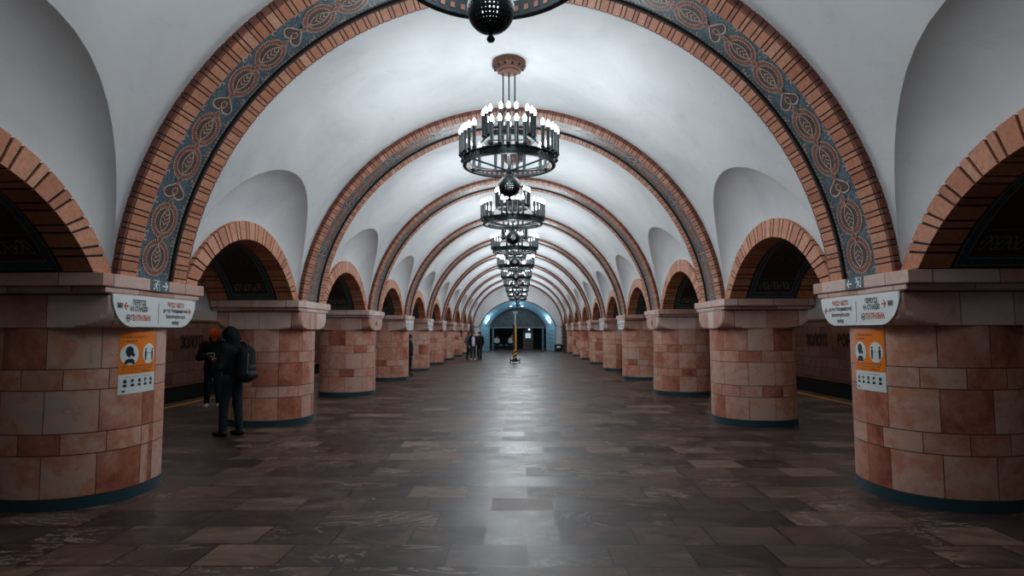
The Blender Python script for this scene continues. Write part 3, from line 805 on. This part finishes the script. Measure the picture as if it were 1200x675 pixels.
m.grid([[(s_ * 3.9, ENDY, ZC) for s_ in (1,)] + [(5.5, ENDY, ZC)], [(3.9, ENDY, 4.3), (5.5, ENDY, 4.3)]]); m.grid([[(-3.9, ENDY, ZC), (-5.5, ENDY, ZC)], [(-3.9, ENDY, 4.3), (-5.5, ENDY, 4.3)]])
m.grid([[(PW, ENDY + .001, PZ), (4.0, ENDY + .001, ZC)], [(PW, ENDY + .001, PZ - .2), (4.0, ENDY + .001, ZC - .2)]])
struct(m.build('wall_end', PLASTER, recalc=False))
for s in (-1, 1):
    m = MB(); m.box((s * 7.9, ENDY + .1, 1.5), (5.2, .1, 6)); struct(m.build('wall_platform_end', WSTONE))
m = MB(); rows = []
for (xa, za), (xb, zb) in zip(seg_arch(PW + .1, PZ - .05, PRISE + .12), A1): rows.append([(xa, ENDY - .05, za), (xb, ENDY - .05, zb), (xb, ENDY + .05, zb), (xa, ENDY + .05, za)])
m.grid(rows, closed=True)
struct(m.build('trim_portal', BRICKD))
BLUEW = flat('pale_blue_portal', '#86a6b4', .4, 0, .5, .05)
m = MB(); PD = 2.0
r1 = [(PW, ENDY, 0)] + [(x, ENDY, z) for x, z in A1] + [(-PW, ENDY, 0)]; r2 = [(2.55, ENDY + PD, 0)] + [(x, ENDY + PD, z) for x, z in A2] + [(-2.55, ENDY + PD, 0)]
m.grid([r1, r2])
struct(m.build('wall_portal', BLUEW, recalc=False))
m = MB()
for s in (-1, 1):
    for z in (.35, .7, 1.05, 1.4, 1.75):
        m.box((s * 2.99, ENDY + .84, z), (.9, .05, .03), 0, s * -1.21)
    m.box((s * 3.28, ENDY + .02, 1.06), (.12, .1, 2.12), 1)
struct(m.build('trim_portal_joints', [PLINTH, BLUEW]))
# hall beyond: dark room with mural
ROOM = flat('dark_hall_wall', '#1d2a2e', .7); MUR = N('dark_mural')
q = MUR.noise(MUR.pos(), 1.3, 7, .7, 2.0); MURAL = MUR.out(MUR.ramp(q, [(.3, srgb('141c21')), (.48, srgb('222d33')), (.6, srgb('384347')), (.75, srgb('18222a'))]), .5)
m = MB(); YB = ENDY + 9
m.box((0, YB, 2.6), (9, .2, 5.2)); m.box((-4.5, ENDY + 5.6, 2.6), (.2, 7.2, 5.2)); m.box((4.5, ENDY + 5.6, 2.6), (.2, 7.2, 5.2)); m.box((0, ENDY + 5.6, 5.2), (9, 7.2, .2))
m.box((3.6, ENDY + PD + .05, 2.6), (2.0, .1, 5.2)); m.box((-3.6, ENDY + PD + .05, 2.6), (2.0, .1, 5.2))
struct(m.build('wall_far', ROOM))
m = MB(); ar = seg_arch(2.75, 2.1, 1.85); m.add([(x, ENDY + PD + 1.2, z) for x, z in ar], [tuple(range(len(ar)))]); m.add([(x, ENDY + PD + 1.35, z) for x, z in ar], [tuple(range(len(ar)))])
tag(m.build('wall_mural', MURAL, recalc=False), 'dark blue-grey arched mural above the far doorways', 'mural')
m = MB(); m.box((0, ENDY + PD + 1.1, 2.06), (5.6, .22, .14)); struct(m.build('trim_beam', flat('beam_grey', '#5b6a70', .5)))
for x in (-2.3, 2.3): 
    m = MB(); m.box((x, ENDY + PD + 1.1, 1.0), (.18, .2, 2.0)); struct(m.build('trim_post', flat('post_grey', '#54666e', .5)))
DARKD = flat('dark_door_leaf', '#121b1e', .4)
t = thing('booth', 'narrow dark booth with lit window beyond the portal, right of the yellow mast', 'booth', (.95, ENDY + PD + 2.0, 0))
m = MB(); m.box((0, 0, 1.0), (.95, .5, 2.0)); m.build('booth_body', flat('booth_brown', '#3a2f2e', .5), t)
m = MB(); m.box((0, -.26, 1.3), (.5, .02, .45)); m.build('booth_window', emit('lit_window', (.55, .75, .78), .35, 'AUTO'), t)
m = MB(); m.lathe([(0, -.07), (.06, -.04), (.075, 0), (.06, .04), (0, .07)], 12, 0, (.1, -.32, 1.88)); m.tube((.1, -.32, 1.88), (.1, -.2, 1.88), .015); m.build('booth_lamp', emit('small_lamp', (.9, 1, 1), 4, 'AUTO'), t)
# tube lamps in the portal
for s, w in ((-1, 'left'), (1, 'right')):
    t = thing('tube_lamp', 'slanted white tube lamp on the %s flank of the end portal' % w, 'lamp', (0, 0, 0), 0, 'portal tube lamps')
    m = MB(); m.tube((s * 2.86, ENDY + .6, 2.42), (s * 2.52, ENDY + .6, 2.86), .035, n=8); m.build('tube', emit('tube_white', (.85, .95, 1), 5), t, smooth=True, sharp=40)
    m = MB(); m.tube((s * 2.90, ENDY + .66, 2.40), (s * 2.56, ENDY + .66, 2.90), .05, n=8); m.build('fitting', BLUEW, t)
    t = thing('spot_lamp', 'small white spot lamp under the crown of the end portal, %s one' % w, 'lamp', (s * .5 - .1, ENDY + .7, 4.02), 0, 'portal spot lamps')
    m = MB(); m.lathe([(0, .06), (.06, .05), (.09, 0), (.1, -.06), (0, -.06)], 12); m.build('housing', BLUEW, t)
    m = MB(); m.lathe([(0, -.061), (.09, -.062), (.06, -.1), (0, -.11)], 12); m.build('lens', emit('spot_white', (.85, .95, 1), 6), t)
    lamp('POINT', 'portal_light', (s * 2.3, ENDY + .5, 2.7), 18, (.5, .80, 1), .12)
lamp('POINT', 'portal_light', (0, ENDY + .6, 3.7), 24, (.5, .80, 1), .15)
lamp('POINT', 'far_hall_light', (0, ENDY + 6, 4.2), 25, (.5, .8, .95), .3)

# ------------------------------------------------------------------ mast lift
YEL = flat('lift_yellow', '#d99a2a', .45, 0, .5); LBLK = flat('lift_black', '#16191b', .5, .3); LGR = flat('lift_grey', '#8b9aa2', .4, .5)
t = thing('mast_lift', 'folding mast lift with yellow and black striped mast standing mid hall', 'lift', (-.1, 32.8, 0))
m = MB(); m.box((0, 0, .12), (.34, .5, .12)); m.box((0, 0, .2), (.24, .3, .08)); m.build('base', LBLK, t)
for sx in (-1, 1):
    for sy in (-1, 1):
        m = MB(); m.tube((sx * .12, sy * .2, .13), (sx * .25, sy * .3, .13), .025); m.tube((sx * .25, sy * .3, .24), (sx * .25, sy * .3, .02), .02); m.tube((sx * .25, sy * .3, .02), (sx * .25, sy * .3, 0), .045); m.build('outrigger', LBLK, t)
m = MB(); m.box((-.055, 0, 1.1), (.11, .2, 1.9)); m.build('outer_mast', LBLK, t)
m = MB(); m.box((.05, -.02, 1.13), (.085, .2, 1.84)); m.build('mast_cover', YEL, t)
m = MB(); m.box((0, -.125, .42), (.19, .012, .62), 1)
for k in range(3):
    zz = .16 + k * .2; m.add([(-.094, -.133, zz), (.094, -.133, zz + .14), (.094, -.133, zz + .24), (-.094, -.133, zz + .1)], [(0, 1, 2, 3)], 0)
m.build('hazard_plate', [YEL, LBLK], t)['label'] = 'yellow and black hazard stripes'
m = MB(); m.box((.02, .03, 2.35), (.09, .12, .8)); m.build('inner_mast', LGR, t)
m = MB(); m.box((.02, 0, 2.76), (.28, .26, .06)); m.box((.02, 0, 2.70), (.14, .16, .08)); m.build('mast_head', LGR, t)
m = MB(); m.box((-.13, -.02, 1.35), (.08, .14, .3)); m.build('control_box', flat('lift_red', '#a3573d', .5), t)

# bench / cabinet by the right end pier
t = thing('cabinet', 'low black cabinet against the right pier of the end wall', 'cabinet', (3.45, 51.0, 0), 0)
m = MB(); m.box((0, 0, .3), (.62, .8, .6)); m.build('cabinet_body', LBLK, t); m = MB(); m.box((-.02, -.405, .38), (.3, .02, .16)); m.build('front_panel', WHITE, t)
m = MB(); m.box((0, 0, .62), (.7, .86, .05)); m.build('cabinet_top', LGR, t)

# ------------------------------------------------------------------ people
def blob(prims, vox, k=.03):
    """one continuous surface around tapered limbs: (a, b, ra, rb, (squash axis, factor) or None)"""
    lo = np.min([np.minimum(np.array(p[0]) - p[2] * 1.3, np.array(p[1]) - p[3] * 1.3) for p in prims], axis=0) - 3 * vox
    hi = np.max([np.maximum(np.array(p[0]) + p[2] * 1.3, np.array(p[1]) + p[3] * 1.3) for p in prims], axis=0) + 3 * vox
    n = np.ceil((hi - lo) / vox).astype(int) + 1
    ax = [lo[i] + vox * np.arange(n[i]) for i in range(3)]
    F = np.full(n, .2)
    for p in prims:
        a, b, ra, rb = np.array(p[0], float), np.array(p[1], float), p[2], p[3]; sq = p[4] if len(p) > 4 else None
        mg = max(ra, rb) * 1.35 + .05
        l = np.minimum(a, b) - mg; h = np.maximum(a, b) + mg
        i0 = np.clip(np.floor((l - lo) / vox).astype(int), 0, n); i1 = np.clip(np.ceil((h - lo) / vox).astype(int) + 1, 0, n)
        X, Y, Z = np.meshgrid(ax[0][i0[0]:i1[0]], ax[1][i0[1]:i1[1]], ax[2][i0[2]:i1[2]], indexing='ij')
        P = np.stack([X, Y, Z], -1)
        if sq:
            d = np.array(sq[0], float); d /= np.linalg.norm(d); f = sq[1]
            off = (P - a) @ d; P = P + off[..., None] * d * (1 / f - 1)
            b = b + d * ((b - a) @ d) * (1 / f - 1)
        ba = b - a; L = ba @ ba
        t = np.clip(((P - a) @ ba) / L, 0, 1) if L > 1e-9 else np.zeros(P.shape[:3])
        D = np.linalg.norm(P - a - t[..., None] * ba, axis=-1) - (ra + (rb - ra) * t)
        S = F[i0[0]:i1[0], i0[1]:i1[1], i0[2]:i1[2]]
        hh = np.clip(.5 + .5 * (S - D) / k, 0, 1)
        F[i0[0]:i1[0], i0[1]:i1[1], i0[2]:i1[2]] = S + (D - S) * hh - k * hh * (1 - hh)
    nx, ny, nz = F.shape
    acc = np.zeros((nx - 1, ny - 1, nz - 1, 3)); cnt = np.zeros((nx - 1, ny - 1, nz - 1))
    base = np.stack(np.meshgrid(np.arange(nx - 1), np.arange(ny - 1), np.arange(nz - 1), indexing='ij'), -1).astype(float)
    def cr(o): return F[o[0]:nx - 1 + o[0], o[1]:ny - 1 + o[1], o[2]:nz - 1 + o[2]]
    for d in range(3):
        for u in (0, 1):
            for v in (0, 1):
                o = [0, 0, 0]; o[(d + 1) % 3] = u; o[(d + 2) % 3] = v; q = list(o); q[d] = 1
                A, B = cr(o), cr(q); mk = (A < 0) != (B < 0)
                t = np.where(mk, A / np.where(np.abs(A - B) < 1e-12, 1, A - B), 0)
                pp = base + np.array(o); pp[..., d] += t
                acc += pp * mk[..., None]; cnt += mk
    act = cnt > 0; idx = np.full(act.shape, -1); idx[act] = np.arange(act.sum())
    V = lo + acc[act] / cnt[act][:, None] * vox
    faces = []
    for d in range(3):
        sl0 = [slice(1, -1)] * 3; sl1 = [slice(1, -1)] * 3; sl0[d] = slice(0, -1); sl1[d] = slice(1, None)
        A, B = F[tuple(sl0)], F[tuple(sl1)]; mk = np.argwhere((A < 0) != (B < 0))
        if not len(mk): continue
        off = np.ones(3, int); off[d] = 0; c = mk + off
        e1 = np.zeros(3, int); e1[(d + 1) % 3] = 1; e2 = np.zeros(3, int); e2[(d + 2) % 3] = 1
        qd = [idx[tuple((c - x).T)] for x in (0 * e1, e1, e1 + e2, e2)]
        faces.append(np.stack(qd, -1))
    return V, np.concatenate(faces)
def blob_obj(name, prims, vox, mat, parent, k=.03):
    V, Fq = blob(prims, vox, k)
    me = bpy.data.meshes.new(name); me.from_pydata([tuple(v) for v in V], [], [tuple(int(i) for i in f) for f in Fq])
    bm = bmesh.new(); bm.from_mesh(me); bmesh.ops.recalc_face_normals(bm, faces=bm.faces[:])
    for f in bm.faces: f.smooth = True
    bm.to_mesh(me); bm.free(); me.materials.append(mat)
    o = bpy.data.objects.new(name, me); C.objects.link(o); o.parent = parent; return o
SKIN = flat('skin', '#c08d74', .5, 0, .4, .05)
def lerp(a, b, t): return tuple(x + (y - x) * t for x, y in zip(a, b))
def person(loc, rz, h, label, pose, wear, vox, group=None):
    """faces local -y; joints are given for 1.75 m and scaled"""
    k = h / 1.75; S = lambda p: tuple(q * k for q in p)
    J = dict(pelvis=(0, 0, .95), chest=(0, .0, 1.30), neck=(0, .01, 1.47), head=(0, -.01, 1.635), face=(0, -1, -.05),
             shL=(.185, 0, 1.42), shR=(-.185, 0, 1.42), elL=(.24, .03, 1.13), elR=(-.24, .03, 1.13), wrL=(.24, -.06, .88), wrR=(-.24, -.06, .88),
             hipL=(.09, 0, .92), hipR=(-.09, 0, .92), knL=(.10, -.02, .50), knR=(-.10, -.02, .50), anL=(.11, .02, .08), anR=(-.11, .02, .08))
    J.update(pose)
    J = {a: (S(b) if a != 'face' else b) for a, b in J.items() if isinstance(b, tuple)}
    r = thing('person', label, 'person', loc, rz, group)
    fd = Vector(J['face']).normalized(); sd = fd.cross(Vector((0, 0, 1))).normalized(); upv = sd.cross(fd)
    H = Vector(J['head']); hp = lambda f, s_, u: tuple(H + (fd * f + sd * s_ + upv * u) * k)
    pr = [(J['pelvis'], J['chest'], .12 * k, .125 * k, ((0, 1, 0), .72)), (J['chest'], lerp(J['chest'], J['neck'], .7), .13 * k, .09 * k, ((0, 1, 0), .7)),
          (J['shL'], J['shR'], .06 * k, .06 * k), (J['chest'], J['neck'], .06 * k, .052 * k), (J['neck'], hp(-.01, 0, -.05), .052 * k, .05 * k),
          (hp(-.01, 0, .03), hp(-.015, 0, .035), .098 * k, .098 * k, (tuple(sd), .8)), (hp(.035, 0, -.045), hp(.045, 0, -.075), .062 * k, .042 * k),
          (hp(.092, 0, .005), hp(.112, 0, -.028), .01 * k, .017 * k), (hp(0, .078, -.01), hp(-.01, .08, .02), .016 * k, .02 * k), (hp(0, -.078, -.01), hp(-.01, -.08, .02), .016 * k, .02 * k),
          (hp(.088, .018, -.062), hp(.088, -.018, -.062), .009 * k, .009 * k)]
    for s in 'LR':
        pr += [(J['sh' + s], J['el' + s], .05 * k, .04 * k), (J['el' + s], J['wr' + s], .04 * k, .027 * k),
               (J['hip' + s], J['kn' + s], .082 * k, .055 * k), (J['kn' + s], lerp(J['kn' + s], J['an' + s], .35), .052 * k, .054 * k), (lerp(J['kn' + s], J['an' + s], .35), J['an' + s], .054 * k, .036 * k)]
        an = Vector(J['an' + s]); pr.append((tuple(an + Vector((0, .02, -.03)) * k), tuple(an + Vector((0, -.14, -.05)) * k), .035 * k, .028 * k))
        # hand: palm, four bent fingers, thumb
        wr = Vector(J['wr' + s]); d = (wr - Vector(J['el' + s])).normalized(); side = Vector(pose.get('palm' + s, (1, 0, 0)))
        side = (side - d * side.dot(d)).normalized(); nrm = d.cross(side)
        if pose.get('flip' + s): nrm = -nrm
        pc = wr + d * .075 * k
        pr.append((tuple(wr), tuple(pc), .024 * k, .036 * k, (tuple(nrm), .5)))
        for q, ln in zip((-1.5, -.5, .5, 1.5), (.065, .078, .082, .07)):
            b0 = pc + side * q * .019 * k + d * .015 * k; b1 = b0 + (d * .75 + nrm * .45) * ln * .55 * k; b2 = b1 + (d * .2 + nrm * .9) * ln * .45 * k
            pr += [(tuple(b0), tuple(b1), .0095 * k, .009 * k), (tuple(b1), tuple(b2), .009 * k, .0075 * k)]
        t0 = wr + d * .03 * k + side * .028 * k; t1 = t0 + (d * .5 + side * .55 + nrm * .4) * .045 * k
        pr += [(tuple(t0), tuple(t1), .013 * k, .011 * k), (tuple(t1), tuple(t1 + (d * .7 + nrm * .5) * .032 * k), .0105 * k, .009 * k)]
    blob_obj('body', pr, vox, wear.get('skin', SKIN), r, .018)
    for s_ in (1, -1):   # eyes
        m = MB(); c = hp(.083, .031 * s_, .012); m.lathe([(0, -.011 * k), (.009 * k, -.006 * k), (.012 * k, 0), (.009 * k, .006 * k), (0, .011 * k)], 10, 0, c); m.build('eye', INK, r, smooth=True)
    g = wear.get('bulk', .0)
    jk = []
    top = wear['top_len'] if 'top_len' in wear else .0
    hem = lerp(J['pelvis'], J['chest'], -.15 + top)
    jk += [(hem, J['chest'], (.15 + g) * k, (.155 + g) * k, ((0, 1, 0), .78)), (J['chest'], lerp(J['chest'], J['neck'], .6), (.155 + g) * k, .10 * k, ((0, 1, 0), .75)), (J['shL'], J['shR'], (.078 + g / 2) * k, (.078 + g / 2) * k),
           (J['neck'], lerp(J['neck'], J['head'], .12), .07 * k, .068 * k)]
    for s in 'LR': jk += [(J['sh' + s], J['el' + s], (.075 + g / 2) * k, (.064 + g / 2) * k), (J['el' + s], lerp(J['el' + s], J['wr' + s], .93), (.062 + g / 2) * k, (.046 + g / 3) * k)]
    if wear.get('hood'):
        jk += [(hp(-.03, 0, .035), hp(-.045, 0, -.02), .125 * k, .12 * k), (hp(-.06, 0, -.06), lerp(J['neck'], J['chest'], .1), .10 * k, .11 * k), (hp(.035, 0, .075), hp(-.03, 0, .1), .075 * k, .07 * k)]
    jo = blob_obj('jacket', jk, vox, wear['jacket'], r)
    if wear.get('open'):
        blob_obj('shirt', [(lerp(hem, J['chest'], .1), J['chest'], .10 * k, .11 * k, ((0, 1, 0), .8)), (J['chest'], lerp(J['chest'], J['neck'], .7), .10 * k, .06 * k)], vox, wear['open'], r)
        sh = r.children[-1]; sh.location = (0, -.075 * k, 0); sh['label'] = 'pale shirt showing in the open jacket'
    tr = [(J['hipL'], J['hipR'], .11 * k, .11 * k), (J['pelvis'], lerp(J['hipL'], J['hipR'], .5), .12 * k, .115 * k, ((0, 1, 0), .85))]
    for s in 'LR': tr += [(J['hip' + s], J['kn' + s], .102 * k, .072 * k), (J['kn' + s], lerp(J['kn' + s], J['an' + s], .96), .072 * k, .058 * k)]
    blob_obj('trousers', tr, vox, wear['legs'], r)
    for s in 'LR':
        an = Vector(J['an' + s]); td = Vector(pose.get('toe', (0, -1, 0))).normalized()
        blob_obj('shoe', [(tuple(an + (Vector((0, 0, -.028)) - td * .04) * k), tuple(an + (Vector((0, 0, -.04)) + td * .15) * k), .05 * k, .038 * k), (tuple(an + Vector((0, 0, -.0)) * k), tuple(an + Vector((0, 0, -.03)) * k), .046 * k, .05 * k)], max(vox * .8, .008), wear['shoes'], r)
    if wear.get('hat'):
        o = blob_obj('beanie', [(hp(-.012, 0, .06), hp(-.02, 0, .085), .108 * k, .098 * k), (hp(.02, 0, .045), hp(-.05, 0, .03), .104 * k, .105 * k)], vox, wear['hat'], r); o['label'] = 'bright orange knitted beanie'
    if wear.get('hair'):
        hs = [(hp(-.02, 0, .05), hp(-.035, 0, .03), .104 * k, .102 * k), (hp(.02, 0, .09), hp(-.02, 0, .1), .065 * k, .07 * k)]
        if wear.get('long'): hs += [(hp(-.06, .045, 0), hp(-.05, .06, -.17), .055 * k, .04 * k), (hp(-.06, -.045, 0), hp(-.05, -.06, -.17), .055 * k, .04 * k), (hp(-.07, 0, 0), hp(-.075, 0, -.2), .07 * k, .055 * k)]
        blob_obj('hair', hs, vox, wear['hair'], r)
    return r
BLK = flat('black_cloth', '#14181b', .8, 0, .25); DTEAL = flat('dark_denim', '#15252c', .8, 0, .25); NAVY = flat('navy_denim', '#26303f', .8, 0, .25)
GREYC = flat('grey_cloth', '#5c6266', .8, 0, .25); WHC = flat('white_cloth', '#d5d8d8', .8, 0, .25); HAIRD = flat('dark_hair', '#191412', .6); HAIRB = flat('brown_hair', '#4d3426', .6)
WSH = flat('white_shoe', '#dcdcd8', .5); BSH = flat('black_shoe', '#121416', .5); ORG = flat('orange_knit', '#e8661c', .8, 0, .2)
# hooded person with a backpack, side on, in front of the second pillar
RZ2 = radians(-104)
person((-4.60, 9.92, 0), RZ2, 1.76, 'person in black hooded jacket and dark jeans with backpack, standing by the left pillar',
       dict(head=(0, -.07, 1.615), face=(0, -1, -.45), neck=(0, -.02, 1.46), elL=(.23, -.06, 1.13), elR=(-.23, -.06, 1.13), wrL=(.09, -.29, 1.20), wrR=(-.09, -.29, 1.20),
            palmL=(0, 0, 1), palmR=(0, 0, 1), flipR=True, knL=(.10, -.07, .50), anL=(.10, -.08, .08), knR=(-.10, .03, .50), anR=(-.10, .09, .08)),
       dict(jacket=BLK, bulk=.02, hood=True, legs=DTEAL, shoes=BSH, hair=HAIRD), .014)
def held(name, label, ploc, rz, lp, d, mat, cat='phone'):
    m = MB(); m.box((0, 0, 0), d); m.box((0, -d[1] / 2 - .0008, 0), (d[0] * .9, .001, d[2] * .92), 1); o = m.build(name, [mat, INK])
    o.location = (ploc[0] + lp[0] * cos(rz) - lp[1] * sin(rz), ploc[1] + lp[0] * sin(rz) + lp[1] * cos(rz), lp[2]); o.rotation_euler = (radians(35), 0, rz); tag(o, label, cat); return o
held('phone', 'dark phone held by the hooded person near the left pillar', (-4.60, 9.92), RZ2, (0, -.375, 1.235), (.14, .01, .075), BLK)
t = thing('backpack', 'black backpack worn by the hooded person by the left pillar', 'backpack', (-4.60 - .24 * sin(RZ2) * 1, 9.92 + .24 * cos(RZ2), 0), RZ2)
blob_obj('bag', [((-.09, .02, 1.0), (-.09, .02, 1.36), .10, .08), ((.09, .02, 1.0), (.09, .02, 1.36), .10, .08), ((0, .03, .98), (0, .02, 1.40), .11, .09)], .014, BLK, t, .06)
blob_obj('pocket', [((-.07, .13, 1.0), (.07, .13, 1.0), .06, .06), ((-.06, .12, 1.12), (.06, .12, 1.12), .05, .05)], .012, flat('bag_pocket', '#1e2427', .7), t, .05)
for sx in (-1, 1):
    m = MB(); pts_ = [(sx * .12, -.02, 1.42), (sx * .13, -.14, 1.53), (sx * .13, -.30, 1.50), (sx * .14, -.40, 1.36), (sx * .15, -.36, 1.2), (sx * .14, -.1, 1.0)]
    for a, b in zip(pts_, pts_[1:]): m.tube(a, b, .016, n=8)
    m.build('strap', BLK, t, smooth=True, sharp=50)
m = MB(); m.tube((.115, .135, 1.0), (.085, .12, 1.36), .006, n=6); m.build('zip_trim', flat('grey_trim', '#7d8a90', .5), t)
# person in the orange beanie on the platform
RZ1 = radians(18)
person((-6.84, 13.65, 0), RZ1, 1.74, 'person in bright orange beanie and black jacket holding a phone on the left platform',
       dict(face=(.25, -1, -.35), head=(.01, -.04, 1.62), elL=(.27, -.02, 1.14), elR=(-.29, -.02, 1.14), wrL=(.08, -.24, 1.17), wrR=(-.07, -.24, 1.17), palmL=(0, 0, 1), palmR=(0, 0, 1), flipR=True,
            anL=(.14, .0, .08), anR=(-.12, .02, .08), toe=(.1, -1, 0)),
       dict(jacket=BLK, bulk=.035, top_len=-.12, legs=DTEAL, shoes=WSH, hair=HAIRD, long=True, hat=ORG), .014)
held('phone', 'white phone in the hands of the orange-hatted person', (-6.84, 13.65), RZ1, (0, -.335, 1.2), (.15, .01, .08), WHITE)
# person half hidden behind the fourth left pillar
person((-4.17, 23.6, 0), radians(100), 1.56, 'person in a dark coat half hidden behind the fourth left pillar', dict(elL=(.24, -.02, 1.13)), dict(jacket=BLK, bulk=.03, top_len=-.25, legs=BLK, shoes=BSH, hair=HAIRD), .018)
# group walking in the distance
person((-2.92, 36.7, 0), radians(35), 1.66, 'leftmost of three walking people far down the hall, in a grey coat', dict(elR=(-.30, .0, 1.13), wrR=(-.2, -.1, .95), anL=(.10, -.14, .08), anR=(-.1, .16, .08), knL=(.1, -.1, .5), knR=(-.1, .02, .5)), dict(jacket=GREYC, bulk=.02, top_len=-.3, legs=DTEAL, shoes=BSH, hair=HAIRB, long=True), .02)
person((-2.64, 36.1, 0), radians(8), 1.68, 'middle of three walking people far down the hall, white shirt and white shoes', dict(elL=(.27, .0, 1.13), wrL=(.2, -.08, .92), anL=(.11, .1, .08), anR=(-.12, -.12, .08), knR=(-.11, -.1, .5), knL=(.1, 0, .5)), dict(jacket=BLK, open=WHC, legs=NAVY, shoes=WSH, hair=HAIRB), .02)
person((-2.28, 36.5, 0), radians(-15), 1.66, 'rightmost of three walking people far down the hall, dressed in black', dict(elR=(-.3, -.03, 1.14), wrR=(-.16, -.16, 1.05), anL=(.12, -.1, .08), anR=(-.11, .12, .08), knL=(.11, -.08, .5)), dict(jacket=BLK, bulk=.01, top_len=-.1, legs=BLK, shoes=BSH, hair=HAIRD, long=True), .02)
# seated people beyond the portal
for x, w_ in ((-2.02, 'left'), (-.66, 'right')):
    t = thing('bench', 'low dark bench in the dim far hall, %s one' % w_, 'bench', (x, 57.1, 0), 0, 'benches beyond the portal')
    m = MB(); m.box((0, 0, .42), (1.1, .42, .05)); m.build('seat', LGR, t)
    for sx in (-1, 1):
        m = MB(); m.box((sx * .48, 0, .2), (.05, .36, .4)); m.build('leg', LBLK, t)
    person((x, 57.0, 0), radians(12 if x < -1 else -20), 1.7, 'person in a white top seated on the %s bench in the dim far hall' % w_,
           dict(pelvis=(0, .02, .55), chest=(0, .0, .90), neck=(0, -.01, 1.07), head=(0, -.03, 1.235), shL=(.185, 0, 1.02), shR=(-.185, 0, 1.02), elL=(.23, -.03, .76), elR=(-.23, -.03, .76), wrL=(.14, -.25, .66), wrR=(-.14, -.25, .66),
                hipL=(.09, 0, .53), hipR=(-.09, 0, .53), knL=(.11, -.43, .53), knR=(-.11, -.43, .53), anL=(.11, -.42, .08), anR=(-.11, -.42, .08)),
           dict(jacket=WHC, legs=BLK, shoes=BSH, hair=HAIRD), .022, 'people seated beyond the portal')
# ------------------------------------------------------------------ light, world, camera
w = bpy.data.worlds.new('World'); bpy.context.scene.world = w; w.use_nodes = True
w.node_tree.nodes['Background'].inputs[0].default_value = (.35, .55, .62, 1); w.node_tree.nodes['Background'].inputs[1].default_value = .05
for s in (-1, 1):
    for k in range(10):
        lamp('POINT', 'platform_fill_light', (s * 7.8, 4 + 5 * k, 4.0), 11, (1, .9, .82), .2)  # added weak fill under the platform vaults, no fixtures there

cam = bpy.data.cameras.new('Camera'); co = bpy.data.objects.new('Camera', cam); C.objects.link(co)
cam.sensor_fit = 'HORIZONTAL'; cam.sensor_width = 36; cam.lens = 36 * 700 / 1200; cam.clip_end = 300; cam.clip_start = .05
pitch, yaw, roll = radians(4.16), radians(-.72), radians(.152)
fwd = Vector((0, cos(pitch), sin(pitch))); up = Vector((0, -sin(pitch), cos(pitch))); rt = Vector((1, 0, 0))
cr, sr = cos(roll), sin(roll)
r2 = rt * cr - up * sr; u2 = up * cr + rt * sr
Rz = Matrix.Rotation(-yaw * -1, 3, 'Z') if False else Matrix.Rotation(-yaw, 3, 'Z')
r2, u2, f2 = Rz @ r2, Rz @ u2, Rz @ fwd
M4 = Matrix(((r2.x, u2.x, -f2.x, .161), (r2.y, u2.y, -f2.y, 0), (r2.z, u2.z, -f2.z, 1.70), (0, 0, 0, 1)))
co.matrix_world = M4
sc = bpy.context.scene; sc.camera = co
sc.view_settings.view_transform = 'Standard'; sc.view_settings.look = 'None'; sc.view_settings.gamma = 1; sc.view_settings.use_curve_mapping = False
sc.view_settings.exposure = 0.45
sc.cycles.use_denoising = True
sc.cycles.max_bounces = 8; sc.cycles.diffuse_bounces = 6; sc.cycles.glossy_bounces = 3; sc.cycles.sample_clamp_indirect = 6
